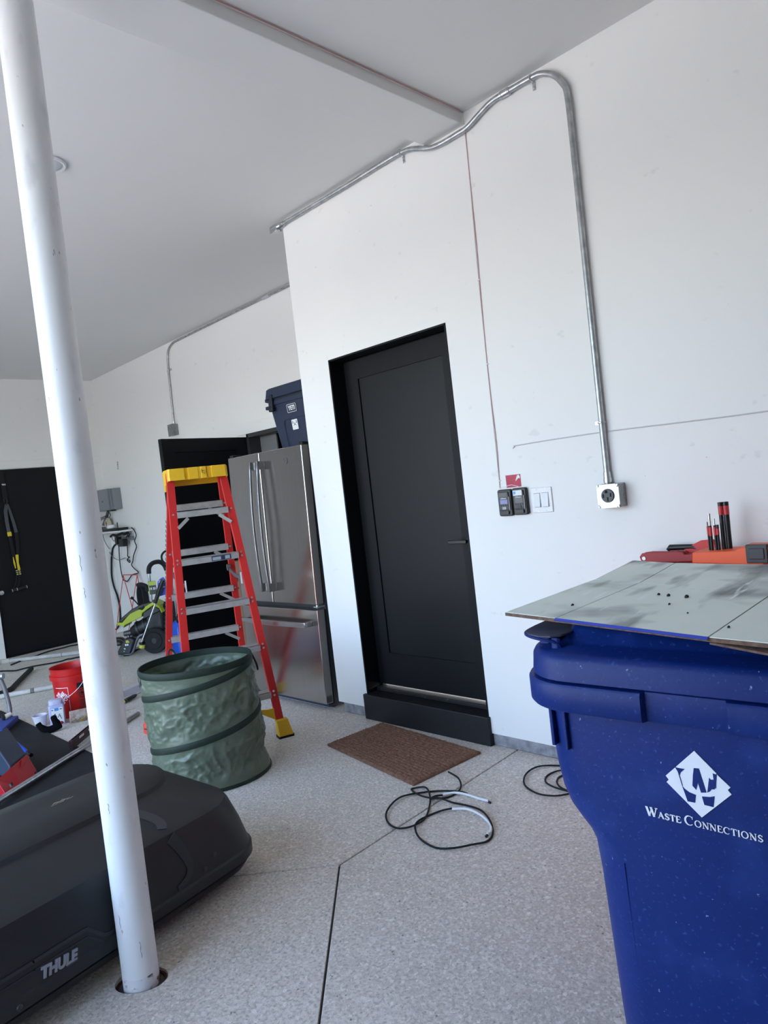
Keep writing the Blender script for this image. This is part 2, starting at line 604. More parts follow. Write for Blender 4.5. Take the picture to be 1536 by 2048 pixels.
def back_door():
    t = struct(thing('door_3', 'plain black door in the back wall with hanging exercise straps', 'door', (2.875, YC + 0.05, 0.0)))
    MB().box((2.408, YC + 0.045, 0.006), (3.342, YC + 0.09, 2.137)).build('door_leaf', mat('black_flush_door', (9, 9, 11), 0.6, spec=0.3), t, smooth=0, bevel=0.003)
    MB().cyl((2.445, YC + 0.045, 0.745), (2.445, YC + 0.0, 0.745), 0.012).lathe([(0.0, -0.002), (0.02, 0.0), (0.027, 0.012), (0.024, 0.026), (0.0, 0.032)], (2.445, YC + 0.005, 0.745), 16, Matrix.Rotation(PI / 2, 3, 'X')).build('knob', M_ZINC, t)
    MB().box((2.41, YC - 0.012, 0.0), (3.34, YC + 0.1, 0.006)).build('threshold', M_SILL, t, smooth=0)
back_door()

# ------------------------------------------------------------------ pole, ceiling light
def pole():
    t = thing('support_pole', 'round white steel post with scuffs standing in a hole in the floor', 'post', (CX, CY, -0.014))
    m = mat('white_pole_paint', (228, 229, 230), 0.36, spec=0.5, bump=(0.04, 90),
            marks=[((150, 148, 152), 60, 0.70, 0.74, (1, 1, 0.35)), ((214, 214, 218), 16, 0.60, 0.72, (1, 1, 0.4))])
    MB().cyl((CX, CY, 0.035), (CX, CY, 3.27), CR, n=64).build('shaft', m, t)
    mr = mat('rusty_scraped_paint', (222, 222, 226), 0.4, marks=[((96, 70, 62), 30, 0.58, 0.66), ((60, 44, 42), 70, 0.66, 0.74)])
    MB().cyl((CX, CY, -0.012), (CX, CY, 0.036), CR + 0.0003, n=64).build('rusty_foot', mr, t)
    MB().tube([(CX + math.cos(a) * 0.075 * 0.72 + math.sin(a) * 0.058 * 0.70, CY - math.cos(a) * 0.075 * 0.70 + math.sin(a) * 0.058 * 0.72, -0.0115) for a in [2 * PI * i / 32 for i in range(32)]], 0.004, 6, closed=True).build('rusty_collar', mat('rust', (96, 34, 30), 0.9, var=((50, 18, 18), 60)), t)
    # short paint scratches
    for k, (a, z, h) in enumerate(((-2.28, 1.30, 0.05), (-2.26, 1.22, 0.03), (-2.5, 0.56, 0.03), (-2.75, 0.20, 0.04), (-1.78, 0.10, 0.05))):
        w = 0.0016
        pts = [(CX + math.cos(a + 0.03 * math.sin(i * 2.1)) * (CR + 0.0002), CY + math.sin(a + 0.03 * math.sin(i * 2.1)) * (CR + 0.0002), z + h * i / 5) for i in range(6)]
        MB().ribbon(pts, [w * (0.3 + 0.7 * abs(math.sin(1.3 * i + k))) for i in range(6)], 0.0003, (math.cos(a), math.sin(a), 0)).build('scratch', mat('scratch_dark', (110, 106, 110), 0.7), t, smooth=0)
pole()

def downlight():
    x, y, z = 1.448, 3.585, 3.2277
    t = thing('ceiling_light', 'round white recessed ceiling light half hidden behind the white post', 'light', (x, y, z))
    MB().lathe([(0.098, 0.0), (0.099, -0.006), (0.092, -0.012), (0.080, -0.010), (0.076, 0.004)], (x, y, z - 0.001), 48).build('trim_ring', M_WHITEPL, t)
    MB().lathe([(0.0, -0.030), (0.030, -0.028), (0.058, -0.020), (0.077, -0.006), (0.077, 0.003), (0.0, 0.003)], (x, y, z - 0.001), 48).build('lens', mat('frosted_lens', (222, 223, 226), 0.25), t)
downlight()

# ------------------------------------------------------------------ conduit and outlet on the door wall
def conduit_a():
    yz = [(3.66, 3.197), (3.562, 3.198), (2.96, 3.205), (2.70, 3.211), (2.545, 3.211), (2.46, 3.195), (2.366, 3.158), (2.283, 3.143), (2.152, 3.145), (2.10, 3.150), (2.024, 3.178), (1.968, 3.198), (1.92, 3.206), (1.86, 3.206), (1.72, 3.206), (1.668, 3.198), (1.612, 3.165), (1.572, 3.11), (1.555, 3.045), (1.553, 2.775), (1.553, 2.42), (1.553, 1.62), (1.553, 1.345)]
    x, r = XA - 0.020, 0.0135
    t = thing('electrical_conduit', 'large grey metal conduit bending down the wall to the power outlet', 'conduit', (x, 1.553, 1.345))
    pts = smooth_path([(x, a, b) for a, b in yz], 5)
    MB().tube(pts, r, 16).build('pipe', M_STEEL, t)
    MB().tube([(x, 1.895, 3.206), (x, 1.84, 3.206)], r + 0.0035, 18).tube([(x, 1.89, 3.206), (x, 1.882, 3.206)], r + 0.006, 18).tube([(x, 1.853, 3.206), (x, 1.845, 3.206)], r + 0.006, 18).build('coupling', M_ZINC, t, bevel=0.001)
    for (y, z, vert) in ((2.545, 3.211, 0), (1.722, 3.206, 0), (1.553, 1.62, 1)):
        s = MB()
        arc = [2 * PI * i / 12 for i in range(13)]
        if not vert:
            ring = [(x + math.cos(a) * (r + 0.002), y, z + math.sin(a) * (r + 0.002)) for a in arc[:-1]]
            s.tube(ring, 0.0035, 6, closed=True).box((XA - 0.005, y - 0.007, z - 0.05), (XA, y + 0.007, z - r)).cyl((XA - 0.009, y, z - 0.037), (XA - 0.003, y, z - 0.037), 0.006, n=8)
        else:
            ring = [(x + math.cos(a) * (r + 0.002), y + math.sin(a) * (r + 0.002), z) for a in arc[:-1]]
            s.tube(ring, 0.0035, 6, closed=True).box((XA - 0.005, y + r, z - 0.007), (XA, y + 0.04, z + 0.007)).cyl((XA - 0.009, y + 0.03, z), (XA - 0.003, y + 0.03, z), 0.006, n=8)
        s.build('strap', M_ZINC, t)
    e = MB().tube([(x, 3.60, 3.197), (x, 3.635, 3.197)], r + 0.004, 18).tube([(x, 3.63, 3.197), (x, 3.65, 3.196), (x, 3.725, 3.194)], [r + 0.004, r + 0.009, r + 0.011], 18).box((x - 0.024, 3.655, 3.165), (x + 0.02, 3.725, 3.190))
    e.build('elbow_fitting', M_ZINC, t, bevel=0.003)
    MB().tube([(x, 1.553, 1.352), (x, 1.553, 1.372)], r + 0.005, 18).tube([(x, 1.553, 1.365), (x, 1.553, 1.40)], r + 0.003, 18).build('connector', M_ZINC, t, bevel=0.001)
conduit_a()

def outlet():
    y, z, s, d = 1.536, 1.294, 0.053, 0.058
    t = thing('power_outlet', 'square metal box with round black four-hole outlet below the large conduit', 'outlet', (XA, y, z - s))
    MB().prism(rrect(y - s, z - s, y + s, z + s, 0.006, 3), XA - d, XA, Matrix(((0, 0, 1, 0), (1, 0, 0, 0), (0, 1, 0, 0), (0, 0, 0, 1)))).build('box', mat('box_steel', (152, 153, 152), 0.5, metal=0.7), t, smooth=30)
    k = 0.014
    poly = [(y - s + k, z - s), (y + s - k, z - s), (y + s - k * 0.6, z - s + k), (y + s, z - s + k), (y + s, z + s - k), (y + s - k, z + s - k * 0.4), (y + s - k, z + s), (y - s + k, z + s), (y - s + k * 0.6, z + s - k), (y - s, z + s - k), (y - s, z - s + k), (y - s + k, z - s + k * 0.5)]
    MX = Matrix(((0, 0, 1, 0), (1, 0, 0, 0), (0, 1, 0, 0), (0, 0, 0, 1)))
    MB().prism(poly, XA - d - 0.006, XA - d - 0.001, MX).build('cover_plate', mat('plate_zinc', (186, 188, 190), 0.4, metal=0.8), t, smooth=0, bevel=0.001)
    r = MB().cyl((XA - d - 0.001, y, z + 0.002), (XA - d - 0.012, y, z + 0.002), 0.030, n=36)
    r.build('receptacle', mat('outlet_black', (46, 46, 50), 0.4), t, bevel=0.002)
    for dy, dz, a, b in ((0.019, 0.0, 0.003, 0.008), (-0.016, 0.003, 0.003, 0.008), (0.004, 0.018, 0.006, 0.006), (-0.001, -0.015, 0.003, 0.009)):
        MB().box((XA - d - 0.0128, y + dy - a, z + 0.002 + dz - b), (XA - d - 0.0115, y + dy + a, z + 0.002 + dz + b)).build('slot', mat('slot_black', (5, 5, 6), 0.8), t, smooth=0)
    for a, b in ((-1, -1), (1, -1), (-1, 1), (1, 1)):
        MB().cyl((XA - d - 0.009, y + a * 0.046, z + b * 0.046), (XA - d - 0.001, y + a * 0.046, z + b * 0.046), 0.005, n=10).build('corner_screw', M_STEEL, t)
    for dz in (-0.03, 0.0, 0.03):
        MB().lathe([(0.010, 0), (0.012, 0.0008), (0.010, 0.0016)], (XA - 0.024, y - s, z + dz), 18, Matrix.Rotation(PI / 2, 3, 'X'), closed=True).build('knockout', M_STEEL, t)
outlet()

def wall_bits():
    RT = Vector((0, -1, 0))
    UP = Vector((0, 0, 1))
    def F(y, z, off=0.0):
        return frame((XA - off, y, z), RT, UP)
    # red sticker
    tag(MB().box((-0.044, -0.031, 0), (0.044, 0.031, 0.0012), F(2.068, 1.402)).build('red_card', mat('faded_red_card', (188, 66, 88), 0.6, var=((172, 52, 74), 40)), smooth=0), 'small faded red card stuck above the two black door controls', 'card')
    s = bpy.data.objects['red_card']
    M = F(2.068, 1.402, 0.0012)
    p = MB().prism([(0.014, 0.002), (0.02, 0.016), (0.026, 0.027), (0.035, 0.028), (0.041, 0.02), (0.038, 0.008), (0.031, 0.014), (0.026, 0.006), (0.020, 0.006), (0.018, -0.002)], 0, 0.0005, M)
    p.build('torn_patch', M_LAB, s, smooth=0)
    q = MB()
    for i in range(5):
        q.box((-0.034, -0.018 + i * 0.008, 0), (0.004 - 0.006 * (i % 2), -0.0165 + i * 0.008, 0.0004), M)
    q.build('faint_lines', mat('faint_print', (140, 36, 52), 0.7), s, smooth=0)
    for i, (y, z) in enumerate(((2.118, 1.297), (2.029, 1.299))):
        t = thing('door_control', ('black wall control with lit blue screen, beside its twin' if i == 0 else 'black wall control with white sticker on top, next to the white switches'), 'control', (XA, y, z - 0.067), group='door controls on the white wall')
        M = F(y, z)
        MB().prism(rrect(-0.041, -0.067, 0.041, 0.067, 0.010, 4), 0, 0.022, M).build('housing', M_BLACKPL, t, bevel=0.004)
        MB().prism(rrect(-0.033, -0.036, 0.027, 0.055, 0.005, 3), 0.0222, 0.027, M).build('face', mat('dark_grey_face', (44, 45, 49), 0.4), t, bevel=0.002)
        if i == 0:
            MB().box((-0.030, 0.030, 0.0268), (0.020, 0.052, 0.0276), M).build('sensor_window', mat('window_grey', (62, 62, 64), 0.3), t, smooth=0)
            MB().box((-0.024, -0.005, 0.0268), (0.019, 0.016, 0.0278), M).build('screen', mat('screen_blue', (96, 104, 156), 0.3, emit=((96, 104, 160), 0.15)), t, smooth=0)
        else:
            MB().box((-0.032, 0.030, 0.0268), (0.020, 0.056, 0.0276), M).build('sticker', M_LAB, t, smooth=0)
            MB().cyl(M @ Vector((-0.023, 0.044, 0.0275)), M @ Vector((-0.023, 0.044, 0.0280)), 0.008).build('sticker_dot', mat('sky_blue_print', (90, 160, 215), 0.6), t, smooth=0)
            MB().box((-0.024, -0.006, 0.0268), (0.022, 0.018, 0.0278), M).build('screen', mat('screen_grey', (84, 84, 86), 0.35), t, smooth=0)
        text_mb('LiftMaster', 0.009, M @ Matrix.Translation((-0.003, 0.0225, 0.0274)), 0.0002, 0.0002).build('lettering', M_PRINT, t, smooth=0)
        for k in range(4):
            MB().cyl(M @ Vector((-0.022 + 0.0135 * k, -0.013, 0.0268)), M @ Vector((-0.022 + 0.0135 * k, -0.013, 0.029)), 0.0035, n=10).build('small_button', mat('button_dark', (28, 28, 30), 0.4), t)
        MB().prism(rrect(-0.013, -0.033, 0.011, -0.019, 0.003, 3), 0.0268, 0.030, M).build('lamp_button', mat('button_white', (150, 152, 156), 0.4) if i == 0 else M_BLACKPL, t)
        MB().box((0.0275, -0.036, 0.0222), (0.032, 0.030, 0.0275), M).build('light_strip', mat('strip_grey', (128, 130, 132), 0.3), t, smooth=0)
        MB().prism(rrect(-0.028, -0.058, 0.022, -0.040, 0.004, 3), 0.0222, 0.029, M).build('push_bar', mat('bar_dark', (40, 41, 43), 0.45), t, bevel=0.001)
    # double switch
    y, z = 1.913, 1.297
    t = thing('light_switch', 'white double rocker switch plate between door controls and conduit', 'switch', (XA, y, z - 0.061))
    M = F(y, z)
    MB().prism(rrect(-0.058, -0.0615, 0.058, 0.0615, 0.004, 3), 0, 0.007, M).build('plate', M_WHITEPL, t, bevel=0.003)
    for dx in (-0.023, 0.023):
        MB().box((-0.018 + dx, -0.035, 0.0066), (0.018 + dx, 0.035, 0.0078), M).build('rocker_gap', mat('shade_gap', (150, 150, 152), 0.6), t, smooth=0)  # grey border paints the shade in the gap round the rocker
        R = M @ Matrix.Translation((dx, 0, 0.009)) @ Matrix.Rotation(math.radians(-5), 4, 'X')
        MB().box((-0.0165, -0.033, -0.003), (0.0165, 0.033, 0.003), R).build('rocker', mat('rocker_white', (214, 214, 216), 0.35), t, smooth=0, bevel=0.001)
        for dz in (-0.052, 0.052):
            MB().cyl(M @ Vector((dx, dz, 0.0068)), M @ Vector((dx, dz, 0.0076)), 0.003, n=10).build('plate_screw', M_STEEL, t)
    # thin wires
    w = [(2.130, 3.15), (2.132, 2.9), (2.140, 2.6), (2.147, 2.2), (2.150, 1.9), (2.150, 1.6), (2.153, 1.40), (2.152, 1.372)]
    t = thing('bell_wire', 'pair of thin red and white wires stapled down the wall to the controls', 'wire', (XA, 2.15, 1.372))
    MB().tube(smooth_path([(XA - 0.002, a + 0.002, b) for a, b in w], 3), 0.0022, 6).build('white_strand', M_WHITEPL, t)
    MB().tube(smooth_path([(XA - 0.002, a - 0.003 + 0.003 * math.sin(i * 2.2), b) for i, (a, b) in enumerate(w)], 3), 0.0020, 6).build('red_strand', mat('dull_red_wire', (186, 142, 138), 0.6), t)
    for a, b in ((2.143, 2.42), (2.149, 2.0), (2.152, 1.41)):
        MB().box((XA - 0.006, a - 0.009, b - 0.002), (XA, a + 0.009, b + 0.002)).build('staple', M_WHITEPL, t)
    MB().tube([(XA - 0.003, 2.15, 1.374), (XA - 0.003, 2.08, 1.384), (XA - 0.003, 2.04, 1.372)], 0.0015, 6).build('link_wire', M_WHITEPL, t)
    w = [(XA - 0.02, 2.118, 3.232), (2.4, 2.116, 3.230), (1.7, 2.118, 3.233), (1.1, 2.114, 3.228), (0.3, 2.118, 3.233), (-1.0, 2.117, 3.232)]
    t = thing('ceiling_wire', 'thin reddish wire running along the ceiling beam', 'wire', (XA - 0.02, 2.118, 3.23))
    MB().tube(smooth_path(w, 5), 0.0028, 6).build('red_strand', mat('dull_red_wire', (186, 142, 138), 0.6), t)
    MB().tube(smooth_path([(a, b + 0.006, c + 0.002) for a, b, c in w], 5), 0.0024, 6).build('white_strand', M_WHITEPL, t)
    t = MB().tube(smooth_path([(XA - 0.004, 2.048, 1.562), (XA - 0.004, 2.037, 1.570), (XA - 0.003, 2.0, 1.575), (XA - 0.003, 1.58, 1.578), (XA - 0.003, 1.18, 1.570), (XA - 0.003, 0.88, 1.566), (XA - 0.003, 0.3, 1.57), (XA - 0.003, -0.4, 1.56)], 4), 0.0028, 6).build('grey_wire', mat('light_grey_wire', (190, 188, 188), 0.6))
    tag(t, 'thin pale wire strung level across the white wall behind the conduit', 'wire')
wall_bits()

# ------------------------------------------------------------------ recess wall: small conduit
def conduit_b():
    x, r = XB - 0.012, 0.011
    t = thing('small_conduit', 'thin metal conduit along the recess ceiling dropping to a grey box', 'conduit', (x, 6.84, 2.35))
    yz = [(3.60, 3.207), (4.6, 3.198), (5.6, 3.188), (6.5, 3.176), (6.68, 3.166), (6.78, 3.12), (6.815, 3.04), (6.83, 2.92), (6.845, 2.6), (6.855, 2.36)]
    MB().tube(smooth_path([(x, a, b) for a, b in yz], 5), r, 12).build('pipe', M_STEEL, t)
    MB().tube([(x, 5.05, 3.1935), (x, 4.95, 3.1945)], r + 0.004, 12).build('coupling', mat('white_tag', (200, 202, 204), 0.4, metal=0.4), t)
    MB().box((XB - 0.005, 6.78, 2.91), (XB, 6.88, 2.93)).tube([(x + math.cos(a) * (r + 0.002), 6.83 + math.sin(a) * (r + 0.002), 2.92) for a in [2 * PI * i / 10 for i in range(10)]], 0.003, 6, closed=True).build('strap', M_ZINC, t)
    MB().tube([(x, 6.855, 2.345), (x, 6.855, 2.385)], r + 0.005, 12).build('connector', M_ZINC, t)
    t = thing('junction_box', 'small square grey metal box on the recess wall above the open door', 'box', (XB, 6.857, 2.22))
    MB().box((XB - 0.05, 6.795, 2.235), (XB, 6.92, 2.350)).build('body', mat('box_steel2', (150, 152, 152), 0.45, metal=0.6, var=((130, 132, 132), 30)), t, smooth=0, bevel=0.004)
    MB().box((XB - 0.054, 6.79, 2.23), (XB - 0.049, 6.925, 2.355)).build('cover', mat('box_steel2', (150, 152, 152), 0.45), t, smooth=0, bevel=0.001)
    for a, b in ((6.805, 2.245), (6.91, 2.34)):
        MB().cyl((XB - 0.057, a, b), (XB - 0.053, a, b), 0.005, n=8).build('screw', M_STEEL, t)
conduit_b()

# ------------------------------------------------------------------ refrigerator and cooler
M_STAINLESS = mat('brushed_stainless', (186, 182, 178), 0.18, metal=1.0, var=((178, 174, 171), 3, (1, 60, 1)), bump=(0.025, 4, (1, 160, 1)))
M_STAINBRIGHT = mat('bright_stainless', (190, 190, 192), 0.22, metal=1.0)
def fridge():
    # local: x = depth (0 = front of the doors), y = from right edge (0) to left edge, z up
    t = thing('refrigerator', 'tall stainless french-door refrigerator standing in the recess', 'refrigerator', (2.895, 3.722, 0.0), (0, math.radians(1.5), 0))
    W, H = 0.90, 1.79
    L = lambda mb, n, m, **k: mb.build(n, m, t, world=False, **k)
    md = mat('dark_grey_cabinet', (50, 50, 51), 0.5)
    L(MB().box((0.075, 0.005, 0.035), (0.70, W - 0.005, H - 0.02)), 'cabinet', md, smooth=0, bevel=0.004)
    L(MB().box((0.03, 0.01, 0.02), (0.68, W - 0.01, 0.045)), 'base_grille', mat('navy_grille', (28, 36, 58), 0.6), smooth=0)
    for a in (0.1, 0.6):
        for b in (0.05, W - 0.05):
            L(MB().cyl((a, b, 0.018 if a > 0.3 else 0.004), (a, b, 0.05), 0.02, n=12), 'foot', M_BLACKPL)
    seam = 0.490                                  # right door 0..seam, left door seam..W
    for a, b in ((0.0, seam - 0.004), (seam + 0.004, W)):
        dr = L(MB().box((0.0, a, 0.715), (0.062, b, H)), 'door', M_STAINLESS, smooth=0, bevel=0.006)
        MB().box((0.004, a + 0.002, 0.717), (0.066, b - 0.002, H - 0.002)).build('door_side', md, dr, world=False, smooth=0)
    dw = L(MB().box((0.0, 0.0, 0.045), (0.062, W, 0.680)), 'freezer_drawer', M_STAINLESS, smooth=0, bevel=0.006)
    MB().box((0.004, 0.002, 0.047), (0.066, W - 0.002, 0.678)).build('drawer_side', md, dw, world=False, smooth=0)
    for y, s in ((seam - 0.045, 1), (seam + 0.045, -1)):
        pts, n = [], 14
        for i in range(n + 1):
            k = i / n
            pts.append((-0.045 - 0.022 * math.sin(PI * k), y - s * 0.0, 0.80 + 0.925 * k))
        h = MB().ribbon(pts, 0.026, 0.020, (-1, 0, 0))
        h.box((-0.055, y - 0.013, 0.80), (0.0, y + 0.013, 0.86)).box((-0.055, y - 0.013, 1.665), (0.0, y + 0.013, 1.725))
        L(h, 'door_handle', M_STAINBRIGHT, smooth=30, bevel=0.003)
    pts = [(-0.045 - 0.018 * math.sin(PI * i / 12), 0.07 + 0.76 * i / 12, 0.585) for i in range(13)]
    h = MB().ribbon(pts, 0.034, 0.018, (-1, 0, 0)).box((-0.05, 0.07, 0.568), (0.0, 0.11, 0.602)).box((-0.05, 0.79, 0.568), (0.0, 0.83, 0.602))
    L(h, 'drawer_handle', M_STAINBRIGHT, smooth=30, bevel=0.003)
    L(MB().cyl((0.03, 0.03, 0.69), (0.03, 0.03, 0.71), 0.012, n=12).box((0.01, 0.01, 0.694), (0.12, 0.05, 0.702)), 'hinge', M_ZINC)
    for a, b in ((0.006, 0.05), (W - 0.05, W - 0.006)):
        L(MB().box((0.015, a, H), (0.085, b, H + 0.020)), 'top_hinge_cover', M_BLACKPL, smooth=0, bevel=0.003)
    E = frame((-0.0015, 0.185, 1.700), (0, -1, 0), (0, 0, 1))
    bd = L(MB().lathe([(0.0, 0), (0.021, 0), (0.021, 0.001), (0.0, 0.001)], (-0.0005, 0.185, 1.700), 32, Matrix.Rotation(-PI / 2, 3, 'Y')), 'badge', M_STAINLESS)
    MB().lathe([(0.0195, 0), (0.0225, 0), (0.0225, 0.002), (0.0195, 0.002)], (-0.001, 0.185, 1.700), 32, Matrix.Rotation(-PI / 2, 3, 'Y'), closed=True).build('badge_ring', M_STAINBRIGHT, bd, world=False)
    text_mb('GE', 0.022, E, 0.0008, 0.0002, 0.3).build('badge_letters', M_STAINBRIGHT, bd, world=False, smooth=0)
fridge()

def cooler():
    # local: x depth (0 front), y to the left, z up ; right end is hidden behind the wall end
    t = thing('cooler_box', 'navy blue hard cooler sitting on top of the refrigerator', 'cooler', (3.062, 3.665, 1.789), (0, math.radians(1.5), 0))
    m = mat('navy_rotomould', (38, 47, 68), 0.55, spec=0.3, bump=(0.08, 120))
    mdk = mat('navy_dark_rubber', (14, 18, 28), 0.6)
    W, D, H = 0.455, 0.42, 0.315
    rs = []
    for z, g in ((0.0, 0.0), (0.02, -0.004), (H, 0.040), (H + 0.001, 0.05), (H + 0.03, 0.05)):
        rs.append([Vector((x, y, z)) for x, y in rrect(-g, -0.0, D + g, W + g, 0.035 + g * 0.3, 5)])
    MB().rings(rs).build('tub', m, t, world=False, smooth=35)
    rs = []
    for z, g in ((H + 0.045, 0.052), (H + 0.050, 0.060), (H + 0.115, 0.052), (H + 0.125, 0.040)):
        rs.append([Vector((x, y, z)) for x, y in rrect(-g, -0.0, D + g, W + g, 0.04, 5)])
    lid = MB().rings(rs)
    lid.build('lid', m, t, world=False, smooth=35)
    MB().box((-0.045, 0.0, H + 0.028), (D + 0.04, W + 0.04, H + 0.048)).build('lid_gasket', mdk, t, world=False, smooth=0)
    # left-hand moulded grip lips
    for z0 in (H - 0.012, H + 0.042):
        MB().prism(rrect(-0.02, W + 0.03, D, W + 0.110, 0.02, 4), z0, z0 + 0.022).build('grip_lip', m, t, world=False, smooth=30, bevel=0.003)
    # rubber T latches
    for y in (W - 0.035, 0.03):
        g = MB().box((-0.068, y - 0.017, H - 0.02), (-0.045, y + 0.017, H + 0.075)).box((-0.074, y - 0.024, H - 0.045), (-0.05, y + 0.024, H - 0.015))
        g.build('latch', mdk, t, world=False, smooth=0, bevel=0.005)
    def slope(z):
        return -0.040 * z / H - 0.001
    # pressed panel outline on the front
    pts = [(slope(0.005), 0.345, 0.005)] + [(slope(z), 0.345, z) for z in (0.06, 0.12, 0.165)]
    for i in range(1, 6):
        a = PI / 2 * i / 5
        z = 0.165 + 0.035 * math.sin(a)
        pts.append((slope(z), 0.345 - 0.035 * (1 - math.cos(a)), z))
    pts.append((slope(0.2), 0.02, 0.2))
    MB().tube(pts, 0.0022, 6).build('pressed_outline', mat('navy_line', (30, 40, 62), 0.6), t, world=False)
    tilt = math.atan(0.040 / H)
    def F(y, z):
        return frame((slope(z), y, z), (0, -1, 0), (-math.sin(tilt), 0, math.cos(tilt)))
    M = F(0.225, 0.268)
    b = MB().prism(rrect(-0.050, -0.027, 0.050, 0.027, 0.006, 4), 0, 0.003, M).build('badge', mat('badge_dark', (34, 34, 38), 0.5), t, world=False, smooth=0)
    rim = [M @ Vector((x, y, 0.003)) for x, y in rrect(-0.050, -0.027, 0.050, 0.027, 0.006, 4)]
    MB().tube(rim, 0.0016, 6, closed=True).build('badge_rim', M_PRINT, b, world=False)
    text_mb('YETI', 0.042, M @ Matrix.Translation((0, 0, 0.0032)), 0.0006, 0.0014, sx=0.88).build('badge_letters', M_PRINT, b, world=False, smooth=0)
    M = F(0.225, 0.155)
    s = MB().prism(rrect(-0.032, -0.036, 0.032, 0.034, 0.004, 3), 0, 0.0012, M).build('sticker', M_LAB, t, world=False, smooth=0)
    k = MB()
    for a in (-0.02, 0.02):
        k.box((a - 0.003, 0.006, 0.0012), (a + 0.003, 0.026, 0.0016), M).box((a - 0.006, 0.010, 0.0012), (a + 0.006, 0.013, 0.0016), M)
    k.prism([(-0.006, -0.004), (0.006, -0.004), (0.002, 0.012), (-0.002, 0.012)], 0.0012, 0.0016, M)
    k.ribbon([M @ Vector(p) for p in ((-0.018, -0.006, 0.0012), (-0.006, -0.002, 0.0012), (0.008, -0.003, 0.0012), (0.016, -0.008, 0.0012))], 0.0025, 0.0004, M.to_3x3() @ Vector((0, 0, 1)))
    k.build('sticker_print', mat('grey_print', (70, 74, 84), 0.7), s, world=False, smooth=0)
cooler()

def cardboard_box():
    t = thing('cardboard_carton', 'tall brown cardboard carton between the open door and the refrigerator', 'carton', (3.20, 4.80, 0.0))
    m = mat('brown_cardboard', (116, 80, 60), 0.85, var=((120, 84, 62), 8))
    b = MB().box((-0.16, -0.15, 0), (0.25, 0.13, 0.995))
    b.build('carton_body', m, t, world=False, smooth=0, bevel=0.003)
    MB().box((-0.163, 0.115, 0.0), (-0.158, 0.132, 0.995)).build('carton_edge', mat('tan_edge', (190, 150, 118), 0.85), t, world=False, smooth=0)
    text_mb('O A', 0.07, frame((-0.1612, 0.07, 0.82), (0, 0, -1), (0, -1, 0)), 0.0006, 0.003).build('stencil', M_BLKPRINT, t, world=False, smooth=0)
cardboard_box()

